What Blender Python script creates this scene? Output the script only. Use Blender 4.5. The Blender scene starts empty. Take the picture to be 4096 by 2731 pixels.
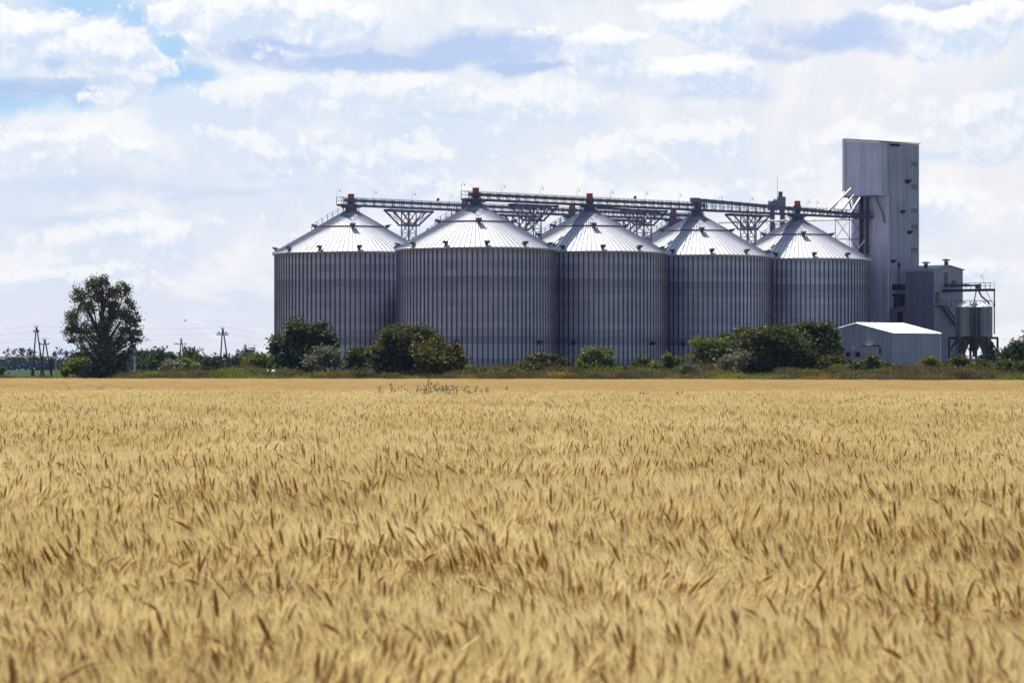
import bpy, math, random
import numpy as np
from mathutils import Vector, Matrix
random.seed(7); rng = np.random.default_rng(11)
PI = math.pi
sc = bpy.context.scene
COL = sc.collection

# ------------------------------------------------------------------ measuring
F = 14336.0                      # focal length in photo pixels (126 mm on 36 mm)
HC = 1.6                         # eye height
def P(px, py, D):                # photo direction at a chosen distance -> place in the world
    return Vector(((px-2048)/F*D, D, HC+(1485-py)/F*D))
def X(px, D): return (px-2048)/F*D
def sstep(a, b, x):
    t = min(1.0, max(0.0, (x-a)/(b-a))); return t*t*(3-2*t)
def edge_y(x):                   # far edge of the wheat
    return 444.5-0.781*max(-160, min(140, x))
def gz(x, y):                    # terrain height
    if y < 100: g = 0.0
    else:
        g = -1.5*sstep(105, 235, y)+1.15*sstep(255, 385, y)
    e = y-edge_y(x)
    k = sstep(-62, -30, x)*0.75+0.25
    g += sstep(0, 105, e)*1.55*k
    g += sstep(900, 3000, y)*3.0
    return g

# ------------------------------------------------------------------ mesh helper
class MB:
    def __init__(s): s.v=[]; s.f=[]; s.m=[]; s.sm=[]
    def add(s, vs, fs, m=0, smooth=False):
        o=len(s.v); s.v += [tuple(v) for v in vs]
        for f in fs: s.f.append(tuple(i+o for i in f)); s.m.append(m); s.sm.append(smooth)
    def box(s, c, sx, sy, sz, ax=None, m=0):      # axis frame ax = (a, b, c)
        a,b,d = ax if ax else (Vector((1,0,0)),Vector((0,1,0)),Vector((0,0,1)))
        c=Vector(c); vs=[]
        for k in (-1,1):
            for (i,j) in ((-1,-1),(1,-1),(1,1),(-1,1)):
                vs.append(c+a*(i*sx/2)+b*(j*sy/2)+d*(k*sz/2))
        s.add(vs, [(3,2,1,0),(4,5,6,7),(0,1,5,4),(1,2,6,5),(2,3,7,6),(3,0,4,7)], m)
    def bar(s, p, q, w, h=None, m=0):              # rectangular bar from p to q
        p=Vector(p); q=Vector(q); h=h or w; d=(q-p); L=d.length
        if L<1e-6: return
        d/=L; up=Vector((0,0,1)) if abs(d.z)<.95 else Vector((1,0,0))
        a=d.cross(up).normalized(); b=a.cross(d)
        s.box((p+q)/2, w, h, L, (a,b,d), m)
    def tube(s, pts, r, n=6, m=0, cap=True, smooth=True):
        pts=[Vector(p) for p in pts]; rs=r if isinstance(r,(list,tuple)) else [r]*len(pts)
        vs=[]; fs=[]
        for i,p in enumerate(pts):
            d=(pts[min(i+1,len(pts)-1)]-pts[max(i-1,0)]).normalized()
            up=Vector((0,0,1)) if abs(d.z)<.95 else Vector((1,0,0))
            a=d.cross(up).normalized(); b=d.cross(a)
            for k in range(n):
                t=2*PI*k/n; vs.append(p+(a*math.cos(t)+b*math.sin(t))*rs[i])
        for i in range(len(pts)-1):
            for k in range(n):
                k2=(k+1)%n; fs.append((i*n+k,(i+1)*n+k,(i+1)*n+k2,i*n+k2))
        s.add(vs,fs,m,smooth)
        if cap:
            s.add(vs[:n],[tuple(range(n))],m); s.add(vs[-n:],[tuple(range(n-1,-1,-1))],m)
    def lathe(s, prof, c, n=32, m=0, smooth=True):  # prof: (r, z)
        cx,cy,cz=c; vs=[]; fs=[]
        for (r,z) in prof:
            for k in range(n):
                t=2*PI*k/n; vs.append((cx+r*math.cos(t),cy+r*math.sin(t),cz+z))
        for i in range(len(prof)-1):
            for k in range(n):
                k2=(k+1)%n; fs.append((i*n+k,i*n+k2,(i+1)*n+k2,(i+1)*n+k))
        s.add(vs,fs,m,smooth)
    def corr(s, p, q, z0, z1, nrm, period, depth, m=0, m2=None):  # corrugated sheet wall, z1 may be a function of 0..1
        p=Vector((p[0],p[1],0)); q=Vector((q[0],q[1],0)); L=(q-p).length; n=max(2,int(L/period))
        f1=z1 if callable(z1) else (lambda t:z1)
        f0=z0 if callable(z0) else (lambda t:z0)
        vs=[]; fs=[]
        for i in range(n):
            for (t,o) in ((0,0),(.32,0),(.5,depth),(.82,depth)):
                tt=(i+t)/n; pt=p+(q-p)*tt+nrm*o
                vs.append((pt.x,pt.y,f0(tt))); vs.append((pt.x,pt.y,f1(tt)))
        pt=q; vs.append((pt.x,pt.y,f0(1))); vs.append((pt.x,pt.y,f1(1)))
        for i in range(len(vs)//2-1): fs.append((2*i,2*i+2,2*i+3,2*i+1))
        s.add(vs,fs,m)
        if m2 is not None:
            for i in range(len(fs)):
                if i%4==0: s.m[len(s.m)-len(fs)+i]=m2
    def build(s, name, mats, parent=None, loc=None):
        me=bpy.data.meshes.new(name); me.from_pydata(s.v,[],s.f); 
        mats=mats if isinstance(mats,(list,tuple)) else [mats]
        for m in mats: me.materials.append(m)
        me.polygons.foreach_set('material_index', s.m)
        me.polygons.foreach_set('use_smooth', s.sm); me.update()
        return link(name, me, parent, loc)
def link(name, me, parent=None, loc=None):
    o=bpy.data.objects.new(name, me); COL.objects.link(o)
    if parent: o.parent=parent
    if loc: o.location=loc
    return o
def tag(o, label=None, cat=None, group=None, kind=None):
    if label: o['label']=label
    if cat: o['category']=cat
    if group: o['group']=group
    if kind: o['kind']=kind
    return o
def empty(name, loc, label, cat, group=None):
    o=bpy.data.objects.new(name,None); COL.objects.link(o); o.location=loc; o.empty_display_size=.5
    return tag(o,label,cat,group)
def copy_tree(o, parent=None):
    c=o.copy(); COL.objects.link(c)
    if parent: c.parent=parent
    for ch in list(o.children): copy_tree(ch,c)
    return c

# ------------------------------------------------------------------ materials
def newmat(name):
    m=bpy.data.materials.new(name); m.use_nodes=True; nt=m.node_tree; nt.nodes.clear()
    return m,nt,nt.nodes,nt.links
class G:                                            # tiny node-graph helper
    def __init__(s,nt): s.nt=nt; s.n=nt.nodes; s.l=nt.links
    def node(s,t,**kw):
        nd=s.n.new(t)
        for k,v in kw.items(): setattr(nd,k,v)
        return nd
    def put(s,sock,v):
        if hasattr(v,'is_output'): s.l.new(v,sock)
        else: sock.default_value=v
    def math(s,op,a,b=0.0,c=None,clamp=False):
        nd=s.node('ShaderNodeMath',operation=op,use_clamp=clamp); s.put(nd.inputs[0],a); s.put(nd.inputs[1],b)
        if c is not None: s.put(nd.inputs[2],c)
        return nd.outputs[0]
    def mix(s,f,a,b):
        nd=s.node('ShaderNodeMix',data_type='RGBA'); s.put(nd.inputs[0],f)
        for i,v in ((6,a),(7,b)):
            s.put(nd.inputs[i], v if hasattr(v,'is_output') else (*v,1)[:4])
        return nd.outputs[2]
    def noise(s,vec,scale,detail=4,rough=.55,dist=0.):
        nd=s.node('ShaderNodeTexNoise'); 
        if vec is not None: s.l.new(vec,nd.inputs['Vector'])
        nd.inputs['Scale'].default_value=scale; nd.inputs['Detail'].default_value=detail
        nd.inputs['Roughness'].default_value=rough; nd.inputs['Distortion'].default_value=dist
        return nd.outputs['Fac']
    def ramp(s,f,a,b):                              # smoothstep a..b
        nd=s.node('ShaderNodeMapRange',interpolation_type='SMOOTHSTEP'); s.put(nd.inputs[0],f)
        s.put(nd.inputs[1],a); s.put(nd.inputs[2],b); return nd.outputs[0]
    def comb(s,x,y,z):
        nd=s.node('ShaderNodeCombineXYZ'); s.put(nd.inputs[0],x); s.put(nd.inputs[1],y); s.put(nd.inputs[2],z); return nd.outputs[0]
def simple(name, col, rough=.6, metal=0., var=.15, scale=2., spec=.5):
    m,nt,n,l=newmat(name); g=G(nt)
    tc=g.node('ShaderNodeTexCoord'); nz=g.noise(tc.outputs['Object'],scale,6,.6)
    f=g.ramp(nz,.3,.7)
    c=g.mix(f,[x*(1-var) for x in col],[min(1,x*(1+var)) for x in col])
    b=g.node('ShaderNodeBsdfPrincipled'); l.new(c,b.inputs['Base Color'])
    b.inputs['Roughness'].default_value=rough; b.inputs['Metallic'].default_value=metal
    b.inputs['Specular IOR Level'].default_value=spec
    o=g.node('ShaderNodeOutputMaterial'); l.new(b.outputs[0],o.inputs[0])
    return m
def galv_wall():
    m,nt,n,l=newmat('galvanised_corrugated_sheet'); g=G(nt)
    tc=g.node('ShaderNodeTexCoord'); sp=g.node('ShaderNodeSeparateXYZ'); l.new(tc.outputs['Object'],sp.inputs[0])
    x,y,z=sp.outputs
    ring=g.math('FLOOR',g.math('DIVIDE',z,1.16))
    ang=g.math('FLOOR',g.math('MULTIPLY',g.math('ARCTAN2',x,y),96/(2*PI)/3.0))
    wn=g.node('ShaderNodeTexWhiteNoise',noise_dimensions='1D'); l.new(ring,wn.inputs['W'])
    wn2=g.node('ShaderNodeTexWhiteNoise',noise_dimensions='2D'); l.new(g.comb(ring,ang,0),wn2.inputs['Vector'])
    streak=g.noise(g.comb(g.math('MULTIPLY',x,.9),g.math('MULTIPLY',y,.9),g.math('MULTIPLY',z,.12)),1.2,6,.6)
    t=g.math('ADD',g.math('MULTIPLY',wn.outputs[0],.5),g.math('MULTIPLY',wn2.outputs[0],.18))
    t=g.math('ADD',t,g.math('MULTIPLY',streak,.5))
    c=g.mix(g.ramp(t,.15,1.05),(.285,.285,.405),(.56,.548,.68))
    frac=g.math('FRACT',g.math('DIVIDE',z,1.16)); seam=g.math('LESS_THAN',frac,.045)
    c=g.mix(g.math('MULTIPLY',seam,.45),c,(.09,.09,.12))
    b=g.node('ShaderNodeBsdfPrincipled'); l.new(c,b.inputs['Base Color'])
    b.inputs['Metallic'].default_value=.55
    l.new(g.math('ADD',g.math('MULTIPLY',wn.outputs[0],.12),.36),b.inputs['Roughness'])
    bp=g.node('ShaderNodeBump'); bp.inputs['Strength'].default_value=.35; bp.inputs['Distance'].default_value=.02
    w=g.math('SINE',g.math('MULTIPLY',z,2*PI/.105)); l.new(w,bp.inputs['Height']); l.new(bp.outputs[0],b.inputs['Normal'])
    o=g.node('ShaderNodeOutputMaterial'); l.new(b.outputs[0],o.inputs[0])
    return m
def galv_roof():
    m,nt,n,l=newmat('galvanised_roof_sheet'); g=G(nt)
    tc=g.node('ShaderNodeTexCoord'); sp=g.node('ShaderNodeSeparateXYZ'); l.new(tc.outputs['Object'],sp.inputs[0])
    x,y,z=sp.outputs
    a=g.math('FLOOR',g.math('MULTIPLY',g.math('ARCTAN2',x,y),96/(2*PI)))
    wn=g.node('ShaderNodeTexWhiteNoise',noise_dimensions='1D'); l.new(a,wn.inputs['W'])
    nz=g.noise(tc.outputs['Object'],.5,6,.6)
    band=g.ramp(z,3.05,3.1)
    t=g.math('ADD',g.math('MULTIPLY',wn.outputs[0],.45),g.math('MULTIPLY',nz,.75))
    t=g.math('ADD',t,g.math('MULTIPLY',band,-.12))
    c=g.mix(g.ramp(t,.2,1.0),(.66,.66,.70),(.86,.86,.87))
    b=g.node('ShaderNodeBsdfPrincipled'); l.new(c,b.inputs['Base Color'])
    b.inputs['Metallic'].default_value=.05; b.inputs['Roughness'].default_value=.46
    o=g.node('ShaderNodeOutputMaterial'); l.new(b.outputs[0],o.inputs[0])
    return m
def sheet(name, ca, cb, vs=.25, rough=.55, metal=.35, streaky=1.6):   # streaked painted or zinc sheet
    m,nt,n,l=newmat(name); g=G(nt)
    geo=g.node('ShaderNodeNewGeometry'); sp=g.node('ShaderNodeSeparateXYZ'); l.new(geo.outputs['Position'],sp.inputs[0])
    v=g.comb(g.math('MULTIPLY',sp.outputs[0],streaky),g.math('MULTIPLY',sp.outputs[1],streaky),g.math('MULTIPLY',sp.outputs[2],.07))
    nz=g.noise(v,1.0,7,.65); n2=g.noise(geo.outputs['Position'],.25,5,.6)
    t=g.math('ADD',g.math('MULTIPLY',nz,.7),g.math('MULTIPLY',n2,.3))
    c=g.mix(g.ramp(t,.5-vs,.5+vs),ca,cb)
    b=g.node('ShaderNodeBsdfPrincipled'); l.new(c,b.inputs['Base Color'])
    b.inputs['Metallic'].default_value=metal; b.inputs['Roughness'].default_value=rough
    o=g.node('ShaderNodeOutputMaterial'); l.new(b.outputs[0],o.inputs[0]); return m
def leafmat(name, ca, cb, cc=None, trans=.3, clump=.5, rough=.55):
    m,nt,n,l=newmat(name); g=G(nt)
    geo=g.node('ShaderNodeNewGeometry'); 
    nz=g.ramp(g.noise(geo.outputs['Position'],clump,4,.6),.35,.65)
    r=geo.outputs['Random Per Island']
    f=g.math('ADD',g.math('MULTIPLY',nz,.6),g.math('MULTIPLY',r,.4))
    c=g.mix(f,ca,cb)
    if cc: c=g.mix(g.ramp(r,.80,.92),c,cc)
    b=g.node('ShaderNodeBsdfPrincipled'); l.new(c,b.inputs['Base Color']); b.inputs['Roughness'].default_value=rough
    b.inputs['Specular IOR Level'].default_value=.12 if rough>.4 else .5
    t=g.node('ShaderNodeBsdfTranslucent'); l.new(c,t.inputs[0])
    mx=g.node('ShaderNodeMixShader'); mx.inputs[0].default_value=trans; l.new(b.outputs[0],mx.inputs[1]); l.new(t.outputs[0],mx.inputs[2])
    o=g.node('ShaderNodeOutputMaterial'); l.new(mx.outputs[0],o.inputs[0]); return m
def wheatmat(name, ca, cb, far, trans=.4):
    m,nt,n,l=newmat(name); g=G(nt)
    geo=g.node('ShaderNodeNewGeometry'); sp=g.node('ShaderNodeSeparateXYZ'); l.new(geo.outputs['Position'],sp.inputs[0])
    v=g.comb(g.math('MULTIPLY',sp.outputs[0],.55),g.math('MULTIPLY',sp.outputs[1],.22),0)
    big=g.ramp(g.noise(v,.55,5,.6),.32,.68)
    r=geo.outputs['Random Per Island']
    f=g.math('ADD',g.math('MULTIPLY',big,.5),g.math('MULTIPLY',r,.5))
    c=g.mix(f,ca,cb)
    c=g.mix(g.math('MULTIPLY',g.ramp(sp.outputs[1],120,230),.6),c,far)     # riper, redder stand past the dip
    b=g.node('ShaderNodeBsdfPrincipled'); l.new(c,b.inputs['Base Color']); b.inputs['Roughness'].default_value=.6
    b.inputs['Specular IOR Level'].default_value=.3
    t=g.node('ShaderNodeBsdfTranslucent'); l.new(c,t.inputs[0])
    mx=g.node('ShaderNodeMixShader'); mx.inputs[0].default_value=trans; l.new(b.outputs[0],mx.inputs[1]); l.new(t.outputs[0],mx.inputs[2])
    o=g.node('ShaderNodeOutputMaterial'); l.new(mx.outputs[0],o.inputs[0]); return m
M={}
M['wall']=galv_wall(); M['roof']=galv_roof()
M['stiff']=simple('stiffener_steel',(.075,.075,.105),.32,.95,.25,.6)
M['rib']=simple('roof_rib_steel',(.36,.36,.43),.45,.4,.1)
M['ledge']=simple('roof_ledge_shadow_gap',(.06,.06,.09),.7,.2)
M['eave']=simple('eave_flashing',(.36,.35,.40),.5,.5,.15)
M['vent']=simple('vent_sheet',(.09,.09,.12),.5,.4,.2)
M['steel']=simple('blue_grey_structural_steel',(.085,.09,.16),.5,.35,.25,.8)
M['steel2']=simple('conveyor_casing_steel',(.12,.125,.20),.45,.4,.2,.8)
M['dark']=simple('dark_steel',(.035,.032,.04),.6,.2,.3)
M['pipe']=simple('galvanised_pipe',(.62,.6,.58),.4,.6,.2,.8)
M['red']=simple('rusty_red_paint',(.34,.055,.025),.6,0,.35,3.)
M['towL']=sheet('tower_fine_sheet',(.34,.34,.475),(.58,.575,.73))
M['towR']=sheet('tower_ribbed_sheet',(.31,.31,.45),(.56,.555,.71),.22)
M['groove']=sheet('shaded_rib_groove',(.11,.11,.18),(.22,.22,.32),.25)  # shade inside the rib grooves, put into the sheet colour
M['trim']=simple('zinc_corner_trim',(.50,.52,.60),.5,.3,.1)
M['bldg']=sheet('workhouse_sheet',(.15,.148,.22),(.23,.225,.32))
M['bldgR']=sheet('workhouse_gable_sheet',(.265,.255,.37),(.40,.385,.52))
M['shed']=sheet('shed_sheet',(.235,.235,.35),(.35,.35,.49),.25,.5,.3,2.2)
M['shroof']=simple('shed_roof_zinc',(.85,.85,.86),.35,.25,.06)
M['win']=simple('dusty_louvre_pane',(.07,.07,.10),.35,.0,.25)
M['black']=simple('black_rubber',(.012,.012,.014),.7,0,.2)
M['door']=simple('brown_door_paint',(.15,.11,.10),.6,0,.2)
M['tank']=sheet('bin_zinc_sheet',(.12,.12,.17),(.27,.27,.33),.25,.38,.7)
M['hopper']=simple('hopper_zinc',(.20,.17,.15),.45,.5,.25)
M['white']=simple('white_enamel_and_glint',(.8,.8,.8),.5,0,.05)
M['signred']=simple('sign_red',(.55,.03,.03),.5,0,.05)
M['yellow']=simple('yellow_gas_pipe_paint',(.50,.26,.02),.5,0,.25)
M['wood']=simple('dark_pole_wood',(.035,.03,.035),.8,0,.3,1.)
M['concrete']=simple('weathered_concrete',(.40,.39,.38),.9,0,.2)
M['bark']=simple('bark',(.06,.048,.038),.9,0,.35,4.)
M['blue']=simple('blue_hose_paint',(.02,.07,.45),.5)
M['pink']=simple('faded_pink_sign',(.55,.25,.35),.6)

# ------------------------------------------------------------------ sky, sun, camera
SUN=Vector((-.669*.515,.743*.515,.857)).normalized()
CLOUD=.665
def make_world():
    w=bpy.data.worlds.new('World'); sc.world=w; w.cycles.sampling_method='MANUAL'; w.cycles.sample_map_resolution=256; w.use_nodes=True; nt=w.node_tree; nt.nodes.clear(); g=G(nt); l=nt.links
    sky=g.node('ShaderNodeTexSky',sky_type='NISHITA'); sky.sun_disc=False
    sky.sun_elevation=math.asin(SUN.z); sky.sun_rotation=math.atan2(SUN.x,SUN.y); sky.air_density=1.2; sky.dust_density=.6
    b1=g.node('ShaderNodeBackground'); l.new(sky.outputs[0],b1.inputs[0]); b1.inputs[1].default_value=.07
    tc=g.node('ShaderNodeTexCoord'); sp=g.node('ShaderNodeSeparateXYZ'); l.new(tc.outputs['Generated'],sp.inputs[0])
    x,y,z=sp.outputs
    r=g.math('SQRT',g.math('ADD',g.math('MULTIPLY',x,x),g.math('MULTIPLY',y,y)))
    U=g.math('MULTIPLY_ADD',g.math('ARCTAN2',x,y),F/1000,2.048)                 # thousandths of the photo's width scale: azimuth
    V=g.math('MULTIPLY_ADD',g.math('DIVIDE',z,g.math('MAXIMUM',r,.02)),-F/1000,1.485)   # elevation, downwards
    E=g.math('ADD',g.math('MAXIMUM',g.math('DIVIDE',z,g.math('MAXIMUM',r,.02)),0.),.030)     # elevation, opened out at the horizon
    A=g.math('ARCTAN2',x,y)
    nw=g.node('ShaderNodeTexNoise'); l.new(g.comb(U,g.math('MULTIPLY',V,1.5),0.),nw.inputs['Vector']); nw.inputs['Scale'].default_value=2.6; nw.inputs['Detail'].default_value=5
    ws=g.node('ShaderNodeSeparateColor'); l.new(nw.outputs['Color'],ws.inputs[0])
    Uw=g.math('MULTIPLY_ADD',g.math('SUBTRACT',ws.outputs[0],.5),.34,U)
    Vw=g.math('MULTIPLY_ADD',g.math('SUBTRACT',ws.outputs[1],.5),.20,V)
    def smax(a,b):
        nd=g.node('ShaderNodeMath',operation='SMOOTH_MAX'); l.new(a,nd.inputs[0]); l.new(b,nd.inputs[1]); nd.inputs[2].default_value=.25; return nd.outputs[0]
    def field(items,du=0.,dv=0.):
        out=None
        for (u,v,a,b) in items:
            fu=g.math('DIVIDE',g.math('SUBTRACT',Uw,u/1000-du),a/1000); fv=g.math('DIVIDE',g.math('SUBTRACT',Vw,v/1000-dv),b/1000)
            q=g.math('SUBTRACT',1.0,g.math('SQRT',g.math('ADD',g.math('MULTIPLY',fu,fu),g.math('MULTIPLY',fv,fv))))
            out=q if out is None else smax(out,q)
        return out
    def nz(vec,scale,detail,rough,dist=0.,typ='FBM'):
        nd=g.node('ShaderNodeTexNoise',noise_dimensions='2D',noise_type=typ); l.new(vec,nd.inputs['Vector']); nd.inputs['Scale'].default_value=scale
        nd.inputs['Detail'].default_value=detail; nd.inputs['Roughness'].default_value=rough; nd.inputs['Distortion'].default_value=dist
        return nd.outputs['Fac']
    def billow(du,dv):
        v=g.comb(g.math('ADD',U,du),g.math('MULTIPLY',g.math('ADD',V,dv),1.1),0.)
        n_=nz(v,3.6,6,.60,.2)
        fine=g.math('ABSOLUTE',g.math('SUBTRACT',nz(v,11.,4,.6),.5))           # rounded billows
        return g.math('ADD',g.math('MULTIPLY',g.math('SUBTRACT',n_,.5),1.9),g.math('MULTIPLY',g.math('SUBTRACT',fine,.09),1.1))
    def layer(f,off):                                            # cloud rows shrinking toward the horizon
        ee=g.math('MULTIPLY',E,f)
        v=g.comb(g.math('MULTIPLY',A,17.),g.math('MULTIPLY_ADD',g.math('LOGARITHM',ee,2.718),1.6,off),0.)
        return nz(v,1.25,7,.60,.2)
    b0=billow(0,0); b1_=billow(-.020,-.040); e_=b0
    L0=layer(1.0,0.); L1=layer(1.14,0.)
    # base: pale haze with rows of soft cumulus
    c=g.mix(g.ramp(V,1.45,.1),(.80,.825,.905),(.70,.81,.95))
    c=g.mix(g.ramp(U,1.2,3.6),c,(.87,.875,.915))
    lit=g.ramp(g.math('SUBTRACT',L0,L1),-.16,.14)
    c=g.mix(g.math('MULTIPLY',g.ramp(L0,.47,.28),.55),c,(.66,.78,.95))
    c=g.mix(g.math('MULTIPLY',g.ramp(L0,.42,.62),.75),c,g.mix(lit,(.70,.775,.915),(.98,.975,.97)))
    # open blue gaps
    q=field([(330,30,330,110),(660,210,110,200),(760,310,260,60),(110,425,340,70),(900,40,160,40),(1360,50,130,60),(560,70,120,90)])
    c=g.mix(g.math('MULTIPLY',g.ramp(g.math('MULTIPLY_ADD',e_,.5,q),-.05,.75),.85),c,(.40,.65,.93))
    # wide pale blue undersides
    q=field([(1220,630,270,60),(330,770,520,60),(1080,690,200,40),(860,770,500,35),(2560,340,300,50),(3700,640,400,40),(1800,490,300,25),(300,870,500,30)])
    c=g.mix(g.math('MULTIPLY',g.ramp(g.math('MULTIPLY_ADD',e_,.6,q),-.1,.9),.6),c,(.62,.74,.93))
    # flat blue-grey undersides
    q=field([(170,370,440,70),(440,320,130,90),(1060,205,390,65),(1500,235,640,65),(1980,195,500,90),(2130,270,300,40)])
    c=g.mix(g.math('MULTIPLY',g.ramp(g.math('MULTIPLY_ADD',e_,.55,q),-.10,.65),.9),c,(.46,.595,.87))
    q=field([(3280,150,350,95),(3080,215,370,55),(3500,190,170,60),(2820,385,340,50),(3780,20,280,40)])
    c=g.mix(g.math('MULTIPLY',g.ramp(g.math('MULTIPLY_ADD',e_,.6,q),-.10,.75),.8),c,(.57,.67,.90))
    # modelled cumulus: density here and a step toward the sun
    def heap(items,du=0.,dv=0.):                                 # cumulus: tight crown above, slow fade below
        out=None
        for (u,v,a,b) in items:
            fu=g.math('DIVIDE',g.math('SUBTRACT',Uw,u/1000-du),a/1000); y_=g.math('SUBTRACT',Vw,v/1000-dv)
            fv=g.math('MAXIMUM',g.math('MULTIPLY',y_,-1000/b),g.math('MULTIPLY',y_,1000/(b*2.1)))
            q=g.math('SUBTRACT',1.0,g.math('SQRT',g.math('ADD',g.math('MULTIPLY',fu,fu),g.math('MULTIPLY',fv,fv))))
            out=q if out is None else smax(out,q)
        return out
    def cumulus(c,W,amp,k,soft,sh,hi_):
        q0=heap(W); q1=heap(W,-.020,-.040)
        d0=g.math('MULTIPLY_ADD',b0,amp,q0); d1=g.math('MULTIPLY_ADD',b1_,amp,q1)
        lit=g.ramp(g.math('SUBTRACT',d0,d1),-.42,.46)
        return g.mix(g.math('MULTIPLY',g.ramp(d0,-.04,soft),k),c,g.mix(lit,sh,hi_))
    soft=[(210,585,430,90),(560,620,170,70),(1060,335,220,75),(1480,345,420,85),(2050,390,430,95),(1650,640,400,95),(2480,640,340,85),(1010,570,270,80),(3850,450,330,110),(3400,570,380,75),(2800,530,330,70),
          (480,930,500,70),(1480,900,480,75),(3700,830,430,80),(2700,780,480,75),(3650,1090,480,65),(250,1100,420,60),(2850,300,240,70)]
    c=cumulus(c,soft,1.35,.72,.55,(.69,.785,.93),(1.0,1.0,.995))
    crisp=[(110,140,250,130),(400,185,230,110),(930,40,360,110),(1250,60,260,90),(2430,170,300,90),(2780,50,260,70),(2750,290,260,60),(3800,90,300,80)]
    c=cumulus(c,crisp,.95,.96,.25,(.66,.77,.94),(1.0,1.0,1.0))
    # undersides that hang in front of the crowns
    q=field([(210,335,330,34),(250,255,60,30),(1180,190,260,26),(3300,165,330,70),(3400,110,160,70),(1500,240,560,40),(2000,200,420,70)])
    c=g.mix(g.math('MULTIPLY',g.ramp(g.math('MULTIPLY_ADD',e_,.7,q),-.05,.8),.85),c,(.52,.645,.90))
    b2=g.node('ShaderNodeBackground'); l.new(c,b2.inputs[0]); b2.inputs[1].default_value=CLOUD
    # cloud bank fills the low sky ahead; clearer blue overhead and behind
    hi=g.ramp(z,.30,.13); back=g.ramp(y,-.5,.45)
    cov=g.math('MULTIPLY',hi,g.math('MULTIPLY_ADD',back,.85,.15))
    sc_=g.ramp(g.noise(tc.outputs['Generated'],3.0,8,.6),.52,.70)
    cov=g.math('MAXIMUM',cov,g.math('MULTIPLY',sc_,.45))
    mx=g.node('ShaderNodeMixShader'); l.new(cov,mx.inputs[0]); l.new(b1.outputs[0],mx.inputs[1]); l.new(b2.outputs[0],mx.inputs[2])
    o=g.node('ShaderNodeOutputWorld'); l.new(mx.outputs[0],o.inputs[0])
make_world()
sl=bpy.data.lights.new('sun','SUN'); sl.energy=5.0; sl.angle=math.radians(.53); sl.color=(1.0,.95,.86)
so=bpy.data.objects.new('sun',sl); COL.objects.link(so); so.rotation_euler=SUN.to_track_quat('Z','Y').to_euler(); so.location=(-60,80,180)
cam=bpy.data.cameras.new('camera'); co=bpy.data.objects.new('camera',cam); COL.objects.link(co)
co.location=(0,0,HC); co.rotation_euler=(PI/2,0,0); cam.sensor_width=36; cam.lens=126; cam.shift_y=119.5/4096
cam.clip_end=20000; cam.clip_start=.5
cam.dof.use_dof=True; cam.dof.focus_distance=60; cam.dof.aperture_fstop=10.5
sc.camera=co
sc.view_settings.view_transform='Standard'; sc.view_settings.look='None'; sc.view_settings.exposure=.6; sc.view_settings.gamma=1
sc.cycles.max_bounces=8; sc.cycles.diffuse_bounces=3; sc.cycles.glossy_bounces=3; sc.cycles.transmission_bounces=4; sc.cycles.transparent_max_bounces=8
sc.cycles.volume_bounces=0

# ------------------------------------------------------------------ ground
def make_ground():
    ys=list(range(-60,100,20))+list(range(100,720,8))+list(range(720,1200,40))+list(range(1200,3200,150))+[3600,4400,5600,7500,10000]
    xs=[-6000,-4000,-2600,-1700,-1200,-800,-500,-350,-260]+list(range(-200,201,8))+[260,350,500,800,1200,1700,2600,4000,6000]
    vs=[(x,y,gz(x,y)) for y in ys for x in xs]; nx=len(xs)
    fs=[(j*nx+i,j*nx+i+1,(j+1)*nx+i+1,(j+1)*nx+i) for j in range(len(ys)-1) for i in range(nx-1)]
    mb=MB(); mb.add(vs,fs,0,True)
    m,nt,n,l=newmat('soil_and_grass'); g=G(nt)
    geo=g.node('ShaderNodeNewGeometry'); sp=g.node('ShaderNodeSeparateXYZ'); l.new(geo.outputs['Position'],sp.inputs[0])
    x,y,z=sp.outputs
    e=g.math('ADD',g.math('MULTIPLY',x,.781),g.math('SUBTRACT',y,444.5))
    nz=g.noise(geo.outputs['Position'],.35,8,.65); n2=g.noise(geo.outputs['Position'],.03,5,.6)
    soil=g.mix(nz,(.20,.13,.06),(.33,.23,.10))
    grass=g.mix(g.ramp(nz,.3,.7),(.055,.065,.022),(.16,.12,.045))
    farf=g.mix(g.ramp(n2,.35,.65),(.030,.060,.030),(.055,.085,.035))
    c=g.mix(g.ramp(e,-.5,1.5),soil,grass)
    c=g.mix(g.ramp(e,60,200),c,farf)
    b=g.node('ShaderNodeBsdfPrincipled'); l.new(c,b.inputs['Base Color']); b.inputs['Roughness'].default_value=1.0; b.inputs['Specular IOR Level'].default_value=0.0
    o=g.node('ShaderNodeOutputMaterial'); l.new(b.outputs[0],o.inputs[0])
    tag(mb.build('ground',m),kind='structure')
make_ground()

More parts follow.
